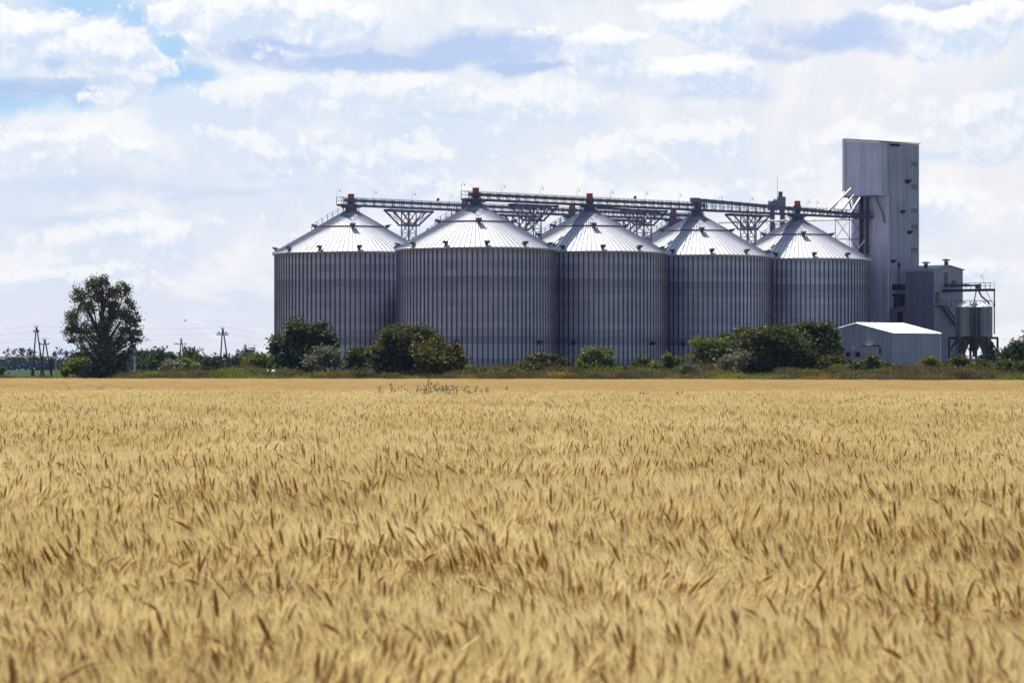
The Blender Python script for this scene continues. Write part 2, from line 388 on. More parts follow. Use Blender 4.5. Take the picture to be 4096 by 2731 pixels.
# ------------------------------------------------------------------ wheat (uncountable stand)
M['awn']=wheatmat('wheat_awn_straw',(.70,.51,.18),(.97,.84,.47),(.76,.56,.25),.5)
M['ear']=wheatmat('wheat_ear_brown',(.20,.075,.008),(.44,.20,.032),(.44,.23,.055),.04)
M['straw']=wheatmat('wheat_stem_and_leaf',(.46,.26,.06),(.76,.54,.20),(.60,.40,.14),.25)
def wheat_patch(name, S, n, seed, awn_w, nawn, hero=True):
    R=random.Random(seed); mb=MB()
    for _ in range(n):
        bx=R.uniform(-S/2-.06,S/2+.06); by=R.uniform(-S/2-.06,S/2+.06)
        h=R.gauss(.76,.05)
        az=PI+R.gauss(0,.65) if R.random()<.8 else R.uniform(0,2*PI)
        lean=abs(R.gauss(.065,.05)); d=Vector((math.cos(az),math.sin(az),0))
        droop=R.random(); h-=.05 if droop>.95 else 0
        pts=[]
        ns=3
        for i in range(ns+1):
            t=i/ns; pts.append(Vector((bx,by,0))+d*(lean*t*t)+Vector((0,0,h*t)))
        mb.tube(pts,[.0019]*(ns+1),3,2,False,False)
        # ear direction
        th=math.atan2(2*lean,h)+ (R.gauss(.17,.20) if droop<.96 else R.uniform(.6,1.25))
        e0=pts[-1]; L=R.uniform(.056,.086); nr=5; axis=[]; p=e0.copy(); curl=R.gauss(.15,.22) if droop<.96 else R.uniform(.4,.9)
        if droop>=.96:                              # bent neck before the ear
            t0=math.atan2(2*lean,h)
            for i in range(4):
                a=t0+(th-t0)*(i+1)/4; q=p+(d*math.sin(a)+Vector((0,0,math.cos(a))))*.028
                mb.tube([p,q],.0017,3,2,False,False); p=q
        for i in range(nr):
            axis.append(p.copy()); a=th+curl*i/nr
            dd=d*math.sin(a)+Vector((0,0,math.cos(a))); p=p+dd*(L/(nr-1))
        rad=R.uniform(.0056,.0072)
        mb.tube(axis,[rad*.5,rad*1.0,rad*1.05,rad*.85,rad*.35],5 if hero else 4,1,True,True)
        side=Vector((-d.y,d.x,0))
        for k in range(nawn):
            f=R.uniform(.05,1)*(nr-1); i=min(nr-2,int(f)); b=axis[i].lerp(axis[i+1],f-i)
            dd=(axis[i+1]-axis[i]).normalized(); nn=dd.cross(side).normalized(); ph=R.uniform(0,2*PI)
            rr=side*math.cos(ph)+nn*math.sin(ph); sp_=R.uniform(.10,.45); dir_=(dd*math.cos(sp_)+rr*math.sin(sp_))
            Lw=R.uniform(.07,.13); wv=dir_.cross(Vector((R.uniform(-1,1),R.uniform(-1,1),R.uniform(-1,1)))).normalized()*awn_w
            b=b+rr*rad*.7; tip=b+dir_*Lw+Vector((0,0,-.01))
            mb.add([b-wv,b+wv,tip],[(0,1,2)],0)
        for k in range(2):                          # dry leaves
            t=R.uniform(.45,.95); p=Vector((bx,by,0))+d*(lean*t*t)+Vector((0,0,h*t)); la=R.uniform(0,2*PI)
            ld=Vector((math.cos(la),math.sin(la),0)); w=R.uniform(.003,.0065); sw=Vector((-ld.y,ld.x,R.uniform(-.6,.6))).normalized()*w
            el=R.uniform(.4,1.25); q=p; vs=[q-sw,q+sw]; fs=[]
            for i in range(3):
                q=q+(ld*math.cos(el)+Vector((0,0,math.sin(el))))*R.uniform(.05,.08); el-=R.uniform(.4,1.1)
                ww=sw*(1-.3*(i+1)); vs+=[q-ww,q+ww]; fs.append((2*i,2*i+1,2*i+3,2*i+2))
            mb.add(vs,fs,2)
    me=bpy.data.meshes.new(name); me.from_pydata(mb.v,[],mb.f)
    for k in ('awn','ear','straw'): me.materials.append(M[k])
    me.polygons.foreach_set('material_index',mb.m); me.polygons.foreach_set('use_smooth',mb.sm); me.update()
    return bpy.data.objects.new(name,me)
def instancer(name, pts, rots, scls, idx, coll):
    me=bpy.data.meshes.new(name); me.from_pydata(pts,[],[])
    a=me.attributes.new('rot','FLOAT_VECTOR','POINT'); a.data.foreach_set('vector',np.array(rots,dtype=np.float32).ravel())
    a=me.attributes.new('scl','FLOAT_VECTOR','POINT'); a.data.foreach_set('vector',np.array(scls,dtype=np.float32).ravel())
    a=me.attributes.new('idx','INT','POINT'); a.data.foreach_set('value',np.array(idx,dtype=np.int32))
    o=link(name,me)
    ng=bpy.data.node_groups.new(name+'_scatter','GeometryNodeTree')
    ng.interface.new_socket('Geometry',in_out='INPUT',socket_type='NodeSocketGeometry')
    ng.interface.new_socket('Geometry',in_out='OUTPUT',socket_type='NodeSocketGeometry')
    n=ng.nodes; l=ng.links
    gi=n.new('NodeGroupInput'); go=n.new('NodeGroupOutput'); iop=n.new('GeometryNodeInstanceOnPoints'); ci=n.new('GeometryNodeCollectionInfo')
    ci.inputs['Collection'].default_value=coll; ci.inputs['Separate Children'].default_value=True; ci.inputs['Reset Children'].default_value=True
    def na(nm,t):
        nd=n.new('GeometryNodeInputNamedAttribute'); nd.data_type=t; nd.inputs['Name'].default_value=nm; return nd.outputs[0]
    l.new(gi.outputs[0],iop.inputs['Points']); l.new(ci.outputs[0],iop.inputs['Instance']); iop.inputs['Pick Instance'].default_value=True
    l.new(na('idx','INT'),iop.inputs['Instance Index'])
    e2r=n.new('FunctionNodeEulerToRotation'); l.new(na('rot','FLOAT_VECTOR'),e2r.inputs[0]); l.new(e2r.outputs[0],iop.inputs['Rotation'])
    l.new(na('scl','FLOAT_VECTOR'),iop.inputs['Scale'])
    l.new(iop.outputs[0],go.inputs[0])
    md=o.modifiers.new('scatter','NODES'); md.node_group=ng
    return o
def vnoise(x,y,s):                                 # cheap smooth value noise
    def h(i,j): 
        t=math.sin(i*127.1+j*311.7+s*17.3)*43758.5453; return t-math.floor(t)
    i=math.floor(x); j=math.floor(y); fx=x-i; fy=y-j; fx=fx*fx*(3-2*fx); fy=fy*fy*(3-2*fy)
    return (h(i,j)*(1-fx)+h(i+1,j)*fx)*(1-fy)+(h(i,j+1)*(1-fx)+h(i+1,j+1)*fx)*fy
def make_wheat():
    coll=bpy.data.collections.new('wheat_tufts')
    for i in range(6): coll.objects.link(wheat_patch('tuft_%02d'%i,1.0,540,100+i,.0008,14))
    for i in range(3): coll.objects.link(wheat_patch('tuft_%02d'%(6+i),2.0,900,200+i,.0016,11,False))
    pts=[];rots=[];scls=[];idx=[]
    R=random.Random(5)
    def put(x,y,k,c):
        hs=1.0+.10*(vnoise(x*.30,y*.16,1)-.5)+.16*(vnoise(x*.9,y*.9,2)-.5)+.05*(vnoise(x*.05,y*.03,4)-.5)
        pts.append((x,y,gz(x,y))); rots.append((0,0,R.uniform(-.45,.45))); s=R.uniform(.95,1.05)
        scls.append((s*R.choice((1,1,1,-1)) if k<6 else s,s,hs*R.uniform(.96,1.04))); idx.append(k)
    y=2.6
    while y<62:
        hw=.143*y*1.2+8; x=-hw
        while x<hw:
            put(x+R.uniform(-.15,.15),y+R.uniform(-.15,.15),R.randrange(6),1); x+=.92
        y+=.92
    y=62.6
    while y<600:
        hw=.143*y*1.2+8; x=-hw+R.uniform(0,1); any_=False
        while x<hw:
            if y<edge_y(x)-1.0+2.*(vnoise(x*.4,y*.1,9)-.5):
                put(x+R.uniform(-.3,.3),y+R.uniform(-.3,.3),6+R.randrange(3),2); any_=True
            x+=1.86
        if not any_: break
        y+=1.86
    o=instancer('wheat_field',pts,rots,scls,idx,coll)
    tag(o,'ripe golden wheat field filling the foreground','wheat',kind='stuff')
    print('wheat instances',len(pts))
make_wheat()

# ------------------------------------------------------------------ silos
ST=Vector((18.3,17.95,0)); UU=ST.normalized(); VV=Vector((UU.y,-UU.x,0)); ZZ=Vector((0,0,1))
F0=Vector((-5.7,564,0)); B0=Vector((-26.2,583.5,0)); GS=1.2
RS=12.4; ZR=20.75; ZA=28.0
def make_silo():
    root=empty('grain_silo',(F0.x,F0.y,GS),'','grain silo')
    H=ZR-GS; N=96
    mb=MB(); mb.lathe([(RS,0),(RS,H)],(0,0,0),N*2,0,True)
    for k in range(N):                              # upright stiffeners
        t=2*PI*(k+.5)/N; rd=Vector((math.cos(t),math.sin(t),0)); tg=Vector((-rd.y,rd.x,0))
        a=rd*(RS-.01); vs=[]
        for z in (.0,H-.12):
            for (o,w) in ((0,.125),(.12,.085),(.12,-.085),(0,-.125)): vs.append(a+rd*o+tg*w+Vector((0,0,z)))
        mb.add(vs,[(0,1,5,4),(1,2,6,5),(2,3,7,6)],1)
    mb.build('wall',[M['wall'],M['stiff']],root)
    rf=MB(); dz=ZA-ZR; 
    def zr(r): return dz*(1-r/12.75)
    rm=5.35
    rf.lathe([(12.75,-.02),(rm-.3,zr(rm-.3))],(0,0,0),N,0,False)
    rf.lathe([(rm,zr(rm)+.16),(.55,zr(.55)+.16)],(0,0,0),N,0,False)
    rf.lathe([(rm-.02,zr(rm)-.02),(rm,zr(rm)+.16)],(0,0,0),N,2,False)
    for k in range(N):
        t=2*PI*k/N; rd=Vector((math.cos(t),math.sin(t),0)); tg=Vector((-rd.y,rd.x,0))
        for (r0,r1,up) in ((12.8,rm+.02,0),(rm+.10,.9,.16)):
            if k%2 and r1<1: r1=2.4
            w=.06; hh=.15
            p0=rd*r0+ZZ*(zr(r0)+up); p1=rd*r1+ZZ*(zr(r1)+up)
            vs=[p0-tg*w,p0+ZZ*hh,p0+tg*w,p1-tg*w,p1+ZZ*hh,p1+tg*w]
            rf.add(vs,[(0,1,4,3),(1,2,5,4),(0,2,1)],1)
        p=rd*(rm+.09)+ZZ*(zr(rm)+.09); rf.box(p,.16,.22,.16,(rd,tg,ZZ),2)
    roof=rf.build('roof',[M['roof'],M['rib'],M['ledge']],root,(0,0,H))
    e=MB(); e.lathe([(12.5,-.30),(12.78,-.30),(12.82,-.03),(12.74,.03)],(0,0,0),N,0,False); e.build('eave_ring',M['eave'],root,(0,0,H))
    # vents
    vm=MB(); vm.box((0,0,.12),.42,.42,.30)
    vs=[(-.10,-.36,.26),(.44,-.36,.30),(.44,.36,.30),(-.10,.36,.26),(-.22,-.30,.62),(.62,-.44,.74),(.62,.44,.74),(-.22,.30,.62)]
    vm.add(vs,[(3,2,1,0),(4,5,6,7),(0,1,5,4),(1,2,6,5),(2,3,7,6),(3,0,4,7)])
    vm.add([(.62,-.44,.74),(.90,-.50,.62),(.90,.50,.62),(.62,.44,.74)],[(0,1,2,3)])
    proto=None
    def vent(r,deg,up,sc_=1.0):
        nonlocal proto
        t=math.radians(deg); 
        if proto is None: o=vm.build('roof_vent',M['vent'],roof); proto=o
        else: o=proto.copy(); COL.objects.link(o); o.parent=roof
        o.location=(r*math.cos(t),r*math.sin(t),zr(r)+up-.05); o.rotation_euler=(0,0,t); o.scale=(sc_,)*3
    for k in range(12): vent(12.2,-90+8.6+30*k,0)
    for k in range(4): vent(5.75,-90+5+90*k,.02,1.1)
    # ladder with handrails up the left flank
    lm=MB(); t=math.radians(186); rd=Vector((math.cos(t),math.sin(t),0)); tg=Vector((-rd.y,rd.x,0))
    for s in (-1,1):
        a=rd*6.4+tg*.35*s; b=rd*1.3+tg*.35*s; za=zr(6.4)+.12; zb=zr(1.3)+.28
        lm.bar(a+ZZ*za,b+ZZ*zb,.06); lm.bar(a+ZZ*(za+.95),b+ZZ*(zb+1.0),.045); lm.bar(a+ZZ*(za+.5),b+ZZ*(zb+.52),.035)
        for i in range(7):
            q=a.lerp(b,i/6); zz=za+(zb-za)*i/6; lm.bar(q+ZZ*zz,q+ZZ*(zz+.98),.06)
    for i in range(20):
        q=rd*(6.4-5.1*i/19); zz=za+(zb-za)*i/19; lm.bar(q-tg*.35+ZZ*zz,q+tg*.35+ZZ*zz,.05)
    lm.build('roof_ladder',M['steel'],root,(0,0,H))
    c=MB(); c.lathe([(.95,zr(.95)+.10),(.95,dz+.35),(.55,dz+.75),(.55,dz+1.0)],(0,0,0),16,0,False)
    for k in range(6):
        t=2*PI*k/6+.3; c.bar((1.5*math.cos(t),1.5*math.sin(t),zr(1.5)+.1),(1.0*math.cos(t),1.0*math.sin(t),dz+.75),.10)
    c.build('roof_cap',M['steel'],root,(0,0,H))
    hm=MB(); hm.box((0,0,0),.5,.55,.55); hm.box((.3,0,.2),.3,.65,.08)
    for i,deg in enumerate((-103,-38)):
        t=math.radians(deg); o=hm.build('wall_lamp',M['black'],root,((RS+.25)*math.cos(t),(RS+.25)*math.sin(t),4.9)); o.rotation_euler=(0,0,t)
    b=MB(); b.lathe([(RS+.5,-1.0),(RS+.5,.18),(RS-.3,.18)],(0,0,0),64,0,False); b.build('foundation',M['concrete'],root)
    return root
silo=make_silo()
SIL=[(F0,'nearest big corrugated steel silo, overlapping the leftmost silo'),
 (F0+ST,'silo in the front row just right of the nearest one, conveyor shadow on its roof'),
 (F0+ST*2,'front row silo where the sloping conveyor casing begins, second from the grey tower'),
 (F0+ST*3,'smallest front row silo, directly left of the grey elevator tower'),
 (B0,'leftmost silo, standing behind the bushy dark green tree'),
 (B0+ST,'back row silo hidden behind the nearest silo, under the lower red motor box'),
 (B0+ST*2,'back row silo showing only a roof flank between the nearest silo and its right neighbour'),
 (B0+ST*3,'back row silo showing only a roof flank left of the sloping casing silo')]
for i,(p,lab) in enumerate(SIL):
    o=silo if i==0 else copy_tree(silo)
    o.location=(p.x,p.y,GS); tag(o,lab,'grain silo','corrugated grain silos in two rows')

# ------------------------------------------------------------------ conveyor bridges over the silos
ZF=28.75
def lamp(mb,p,h=1.35,side=1):
    p=Vector(p); d=UU*side
    mb.tube([p,p+ZZ*h,p+ZZ*(h+.25)+d*.1,p+ZZ*(h+.34)+d*.32,p+ZZ*(h+.22)+d*.55,p+ZZ*(h-.05)+d*.62],.021,5)
    mb.box(p+ZZ*(h-.12)+d*.62,.16,.16,.2)
def bridge(name,label,a,b,motors,trough,lamps,lamp_side=1):
    root=empty(name,(a.x,a.y,ZF),label,'conveyor'); o=Vector((a.x,a.y,0))
    L=(b-a).length
    def W(s,v,z): return UU*s+VV*v+ZZ*(z-ZF)
    d=MB(); d.box(W(L/2,0,ZF-.04),L,1.7,.07,(UU,VV,ZZ))
    for v in (-.8,.8): d.bar(W(0,v,ZF-.16),W(L,v,ZF-.16),.12,.26)
    for v in (-.45,.45): d.bar(W(0,v,ZF-.28),W(L,v,ZF-.28),.10,.14)
    k=0.
    while k<L: d.bar(W(k,-.8,ZF-.25),W(k,.8,ZF-.25),.1,.12); k+=2.06
    d.build('walkway_deck',M['steel'],root)
    for v in (-.82,.82):
        r=MB()
        r.bar(W(0,v,ZF+1.1),W(L,v,ZF+1.1),.05); r.bar(W(0,v,ZF+.56),W(L,v,ZF+.56),.035)
        k=0.; i=0
        while k<=L:
            r.bar(W(k,v,ZF),W(k,v,ZF+1.1),.11 if i%4==0 else .07); k+=1.03; i+=1
        for s in (0,L):
            if v>0: r.bar(W(s,-.82,ZF+1.1),W(s,.82,ZF+1.1),.05); r.bar(W(s,-.82,ZF+.56),W(s,.82,ZF+.56),.035)
        r.build('handrail',M['steel'],root)
    t=MB()
    for (s0,s1,za,zb,w,h) in trough:
        t.bar(W(s0,0,za),W(s1,0,zb),w,h)
        n=int((s1-s0)/2.06)
        for i in range(n+1):
            f=i/max(1,n); s=s0+(s1-s0)*f; zz=za+(zb-za)*f
            t.box(W(s,0,zz),.10,w+.1,h+.12,(UU,VV,ZZ))
            for v in (-.22,.22): t.bar(W(s,v,ZF),W(s,v,zz-h/2),.10)
            if i<n: t.bar(W(s,.22,ZF),W(s+2.06*.5,.22,zz-h/2),.035); t.bar(W(s+2.06,.22,ZF),W(s+2.06*.5,.22,zz-h/2),.035)
    t.build('conveyor_casing',M['steel2'],root)
    for (s,z) in motors:
        m=MB(); m.box(W(s,0,z+.38),.78,.70,.76,(UU,VV,ZZ)); m.box(W(s,0,z-.02),.9,.8,.06,(UU,VV,ZZ)); m.build('motor_box',M['red'],root)
        h=MB(); h.box(W(s,0,z-.35),1.1,.8,.6,(UU,VV,ZZ))
        h.add([W(s-.5,-.4,z-.65),W(s+.5,-.4,z-.65),W(s+.5,.4,z-.65),W(s-.5,.4,z-.65),W(s-.22,-.2,ZF-.6),W(s+.22,-.2,ZF-.6),W(s+.22,.2,ZF-.6),W(s-.22,.2,ZF-.6)],
              [(0,1,5,4),(1,2,6,5),(2,3,7,6),(3,0,4,7)]); h.box(W(s,0,ZF-.42),2.6,1.9,.3,(UU,VV,ZZ)); h.build('drive_head',M['steel'],root)
    for s in lamps:
        m=MB(); lamp(m,W(s,-.82,ZF+1.0),1.25,lamp_side); m.build('hooked_lamp',M['steel2'],root)
    return root,W
SL=ST.length
zt=ZF+.66
r1,_=bridge('conveyor_bridge','long conveyor walkway over the back row, starting above the leftmost silo',B0-UU*2.4,B0+UU*(SL*3+7),
    [(2.4,zt+.3),(2.4+SL,zt+.3),(2.4+SL*2,zt+.3),(2.4+SL*3,zt+.3)],[(1.2,SL*3+8,zt,zt,.55,.46)],[.1,8.0,16.8,25.2,41])
r2,W2=bridge('conveyor_bridge','level conveyor walkway over the front row, starting above the nearest silo',F0-UU*2.4,F0+UU*(SL*2+1.5),
    [(2.4,zt+.3),(2.4+SL,zt+.3)],[(1.2,SL*2+4.2,zt,zt,.55,.46)],[.1,8.9,17.6,25.9,33.8,42.0,50.1])
du=MB(); du.bar(W2(2.4+SL+2,0,ZF-.55),W2(2.4+SL*1.5+1,0,ZF-.75),.6,.4); du.build('lower_duct',M['steel2'],r2)
LT=SL*1.69
r3,W3=bridge('conveyor_bridge','conveyor walkway with high sloping casing, running into the grey tower',F0+UU*(SL*2+1.6),F0+UU*(SL*2+1.6+LT),
    [(SL-1.6,ZF+1.45)],[(-1.6,LT-.3,30.25,29.0,.6,.55)],[5.0,12.8,27.5,30.0])
hd=MB(); hd.box(W3(-2.0,0,30.2),1.5,.9,.8,(UU,VV,ZZ)); hd.box(W3(-1.2,0,29.4),.9,.7,1.4,(UU,VV,ZZ)); hd.build('conveyor_head',M['steel2'],r3)
hm=MB(); hm.box(W3(-2.2,-.1,29.55),.55,.6,.55,(UU,VV,ZZ)); hm.build('motor_box',M['red'],r3)
# floodlights clamped on the handrails: parts of the bridges
for (rr,Wf,s) in ((r1,_,22.6),(r2,W2,39.6)):
    f=MB(); c=Wf(s,-.82,ZF+1.5); f.box(c,.5,.18,.4,((UU*.9+ZZ*.3).normalized(),VV,(ZZ*.9-UU*.3).normalized())); f.bar(c-ZZ*.45,c,.06); f.build('floodlight',M['black'],rr)

def trestle(p,label):
    root=empty('support_tower',(p.x,p.y,GS),label,'support tower','lattice towers under the conveyors')
    zt=ZF-.45-GS; s=.85
    m=MB()
    c=[UU*i*s+VV*j*s for (i,j) in ((-1,-1),(1,-1),(1,1),(-1,1))]
    for q in c: m.bar(q-ZZ*.3,q+ZZ*(zt-.3),.2)
    z=zt-.4
    while z>1:
        for k in range(4):
            a=c[k]; b=c[(k+1)%4]
            m.bar(a+ZZ*z,b+ZZ*z,.09)
            zz=max(.2,z-1.75); m.bar(a+ZZ*z,b+ZZ*zz,.07); m.bar(b+ZZ*z,a+ZZ*zz,.07)
        z-=1.75
    m.build('lattice_mast',M['steel'],root)
    h=MB(); zr=zt-2.6
    for j in (-1,1):
        h.bar(UU*-4.8+VV*j*s+ZZ*(zt-.25),UU*4.8+VV*j*s+ZZ*(zt-.25),.2,.36)
        h.bar(UU*-1.55+VV*j*s+ZZ*zr,UU*1.55+VV*j*s+ZZ*zr,.2,.3)
        for i in (-1,1):
            h.bar(UU*i*1.4+VV*j*s+ZZ*zr,UU*i*4.5+VV*j*s+ZZ*(zt-.35),.2,.22)
            h.bar(UU*i*.1+VV*j*s+ZZ*(zr+.1),UU*i*2.3+VV*j*s+ZZ*(zt-.4),.14)
    for i in (-4.6,-2.2,0,2.2,4.6): h.bar(UU*i-VV*(s+.1)+ZZ*(zt-.1),UU*i+VV*(s+.1)+ZZ*(zt-.1),.14)
    for i in (-1.5,1.5): h.bar(UU*i-VV*(s+.15)+ZZ*zr,UU*i+VV*(s+.15)+ZZ*zr,.2,.28)
    for i in (-1,1):                               # cross bracing in the flare
        h.bar(UU*i*1.4-VV*s+ZZ*zr,UU*i*4.4+VV*s+ZZ*(zt-.4),.07); h.bar(UU*i*1.4+VV*s+ZZ*zr,UU*i*4.4-VV*s+ZZ*(zt-.4),.07)
        h.bar(UU*i*2.9-VV*s+ZZ*(zr+1.2),UU*i*2.9+VV*s+ZZ*(zr+1.2),.07)
    h.build('flared_head',M['steel'],root)
    return root
for (b,k,lab) in ((B0,.5,'lattice tower with flared head between the leftmost and the nearest silo'),(F0,.5,'lattice tower with flared head right of the nearest silo, front row'),
   (F0,1.5,'lattice tower with flared head in the middle of the front row'),(F0,2.5,'lattice tower with flared head left of the smallest front silo'),
   (B0,1.5,'back row lattice tower half hidden by the nearest silo roof'),(B0,2.5,'back row lattice tower seen behind the middle front tower')):
    trestle(b+ST*k,lab)

# ------------------------------------------------------------------ elevator tower
FC=F0+ST*3.757
def tower():
    root=empty('elevator_tower',(FC.x,FC.y,GS),'tall grey sheet metal elevator tower with overhanging upper storey','tower')
    O=Vector((FC.x,FC.y,0))
    def W(u,v,z=0): return UU*u+VV*v+ZZ*(z-GS)
    hw=4.05; dp=8.6; ztn=41.75; ztf=42.5; zo=32.4
    nu=-UU; nv=VV
    lo=MB()
    lo.corr(W(0,-hw),W(0,hw),-.6,zo-GS+.1,nu,.26,.04,0)
    lo.corr(W(dp,-hw),W(0,-hw),-.6,ztf-GS,-VV,.7,.08,1)
    lo.corr(W(dp,hw),W(dp,-hw),-.6,lambda t:ztn-GS+(ztf-ztn)*t,UU,.26,.04,0)
    lo.build('lower_wall',[M['towL'],M['towR']],root)
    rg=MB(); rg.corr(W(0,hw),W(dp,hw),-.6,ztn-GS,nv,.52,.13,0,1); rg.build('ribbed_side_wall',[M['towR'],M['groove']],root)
    up=MB()
    zs=zo+ (ztn-zo)*.42
    up.corr(W(-2,-hw),W(-2,hw),zo-GS,zs-GS,nu,.26,.05,0)
    up.corr(W(-1.95,-hw),W(-1.95,hw),zs-GS,lambda t:ztf-GS+(ztn-ztf)*t,nu,.30,.06,0)
    up.corr(W(-2,hw),W(0,hw),zo-GS,ztn-GS,nv,.5,.06,0)
    up.corr(W(0,-hw),W(-2,-hw),zo-GS,ztf-GS,-VV,.5,.06,0)
    up.add([W(-2,-hw,zo),W(-2,hw,zo),W(0,hw,zo),W(0,-hw,zo)],[(0,1,2,3)],0)
    up.build('overhanging_storey',M['towL'],root)
    tr=MB(); tr.box(W(-2.0,-hw-.12,(zo+ztf)/2),.5,.5,ztf-zo+.3,(UU,VV,ZZ)); tr.bar(W(-2.08,-hw,ztf-.15),W(-2.08,hw,ztn-.15),.12,.5)
    tr.bar(W(-2.05,hw+.08,zo),W(-2.05,hw+.08,ztn),.22); tr.bar(W(0,hw+.1,12),W(0,hw+.1,zo),.2)
    tr.build('corner_trim',M['trim'],root)
    rf=MB(); a=W(-2.2,-hw-.2,ztf+.05); b=W(-2.2,hw+.25,ztn+.05); c=W(dp+.2,hw+.25,ztn+.05); d=W(dp+.2,-hw-.2,ztf+.05)
    vs=[a,b,c,d]+[q+ZZ*.14 for q in (a,b,c,d)]; rf.add(vs,[(3,2,1,0),(4,5,6,7),(0,1,5,4),(1,2,6,5),(2,3,7,6),(3,0,4,7)]); rf.build('roof',M['eave'],root)
    for py in (654,747,842,907,1000):
        z=HC+(1485-py)/F*632.5; u=7.15
        w=MB(); w.box(W(u,hw+.13,z),1.5,.14,.92,(UU,VV,ZZ)); 
        f=w.build('louvre_window',M['win'],root)
        fr=MB()
        for zz in (-.5,.5): fr.box(W(u,hw+.17,z+zz),1.66,.2,.08,(UU,VV,ZZ))
        for i in range(4): fr.box(W(u,hw+.22,z-.33+.22*i),1.4,.04,.10,(UU,VV,(ZZ+VV*.6).normalized()))
        fr.build('frame',M['towR'],f)
    for (px,py,s) in ((3622,726,1.1),(3602,848,.9),(3630,929,1.0),(3563,1047,.9)):
        u=(px-3546)/128*dp; z=HC+(1485-py)/F*631; h=MB(); c=W(u,hw+.1,z)
        vs=[c+UU*i*.45*s+VV*j*s+ZZ*k*s for (i,j,k) in ((-1,0,.32),(1,0,.32),(1.3,.75,.32),(-1.0,.75,.32),(-.5,0,-.32),(.5,0,-.32),(.5,.4,-.2),(-.5,.4,-.2))]
        h.add(vs,[(3,2,1,0),(4,5,6,7),(0,1,5,4),(1,2,6,5),(2,3,7,6),(3,0,4,7)]); h.build('vent_hood',M['dark'],root)
    for u in (.9,2.1):
        h=MB(); h.box(W(u,hw+.45,ztn-.45),.75,.8,.35,(UU,VV,ZZ),0); h.box(W(u,hw+.5,ztn-.24),.6,.7,.05,(UU,VV,ZZ),1); h.build('floodlight',[M['black'],M['white']],root)  # white plate on top paints the glint of each floodlight
    for (v,r) in ((-1.6,.36),(-.1,.24)):
        p=MB(); p.tube([W(-.55,v,GS+8),W(-.55,v,zo)],r,10); 
        for z in (14,19,23.5,27.5): p.bar(W(0,v-.7,z),W(-.55,v-.2,z),.09); p.bar(W(-.55,v-.7,z),W(-.55,v+.7,z),.07)
        p.build('downpipe',M['dark'],root)
    p=MB(); p.tube([W(-.5,1.7,zo-.1),W(-.25,3.3,zo-3.6),W(-.2,3.5,zo-4.8)],.14,8); p.build('small_spout',M['hopper'],root)
    # louvre bank and cable above the annex
    q=MB(); q.box(W(3.0,hw+.5,16.4),3.6,.9,.9,(UU,VV,ZZ)); q.box(W(3.0,hw+.6,15.0),3.8,1.0,.35,(UU,VV,ZZ))
    for i in range(5): q.tube([W(1.5+.75*i,hw+.4,15),W(1.5+.75*i,hw+.4,12.0)],.16,6)
    q.build('louvre_bank',M['dark'],root)
    q=MB(); q.box(W(2.9,hw+.22,20.3),.35,.3,.7,(UU,VV,ZZ)); q.bar(W(2.9,hw+.18,20),W(2.9,hw+.18,16.8),.08); q.build('cable_box',M['black'],root)
    # annex at the foot
    an=MB(); vN=hw+3.6
    an.corr(W(.3,hw+.15),W(.3,vN),-.6,lambda t:11.25+.55*t,nu,.26,.04,0)
    an.add([W(.2,hw+.15,12.5),W(.2,vN,13.05),W(6,vN,13.05),W(6,hw+.15,12.5)],[(0,1,2,3)],0)
    ao=an.build('annex',M['bldg'],root)
    w=MB(); w.box(W(.2,hw+2.6,11.1),.1,1.15,1.8,(UU,VV,ZZ)); w.build('annex_window',M['black'],ao)
    # spouts dropping from the overhang to the conveyor
    for (a,b,r) in (((3404,755,628),(3308,848,624),.17),((3378,768,630),(3330,836,626),.16),((3416,780,626),(3362,848,625),.17),((3440,792,629),(3400,855,627),.15),((3432,905,629),(3404,862,627),.13)):
        p=MB(); p.tube([P(*a)-Vector((O.x,O.y,GS)),P(*b)-Vector((O.x,O.y,GS))],r,8); p.build('grain_spout',M['pipe'],root)
    fr=MB()
    for v in (-3.4,-1.2):
        fr.bar(W(-1.8,v,zo),W(-.2,v,zo-4.3),.2); fr.bar(W(-5.5,v,29.9),W(-.1,v,29.9),.05)
    fr.bar(W(-1.9,-3.9,zo-.05),W(-1.9,3.5,zo-.05),.28); fr.build('spout_frame',M['steel'],root)
tower()
def thin_trestle():
    p=F0+ST*3.57-VV*.4
    root=empty('slender_mast',(p.x,p.y,GS),'slender cross-braced steel mast under the conveyor end by the tower','support tower')
    m=MB(); c=[UU*i*2.2+VV*j*1.6 for (i,j) in ((-1,-1),(1,-1),(1,1),(-1,1))]; top=ZF-.4-GS
    for q in c: m.bar(q-ZZ*.3,q+ZZ*top,.11)
    z=top
    while z>2:
        for k in range(4):
            a=c[k]; b=c[(k+1)%4]; m.bar(a+ZZ*z,b+ZZ*z,.07); m.bar(a+ZZ*z,b+ZZ*(z-3.6),.05); m.bar(b+ZZ*z,a+ZZ*(z-3.6),.05)
        z-=3.6
    m.build('lattice',M['steel'],root)
thin_trestle()
# return pipe behind the front row
pp=MB(); a=P(2875,892,640); b=P(3060,884,641); c=P(3420,878,634)
pp.tube([a,b,c],.17,8); o=pp.build('transfer_pipe',M['pipe']); tag(o,'long thin pale pipe sloping from the back conveyor end to the tower','pipe')

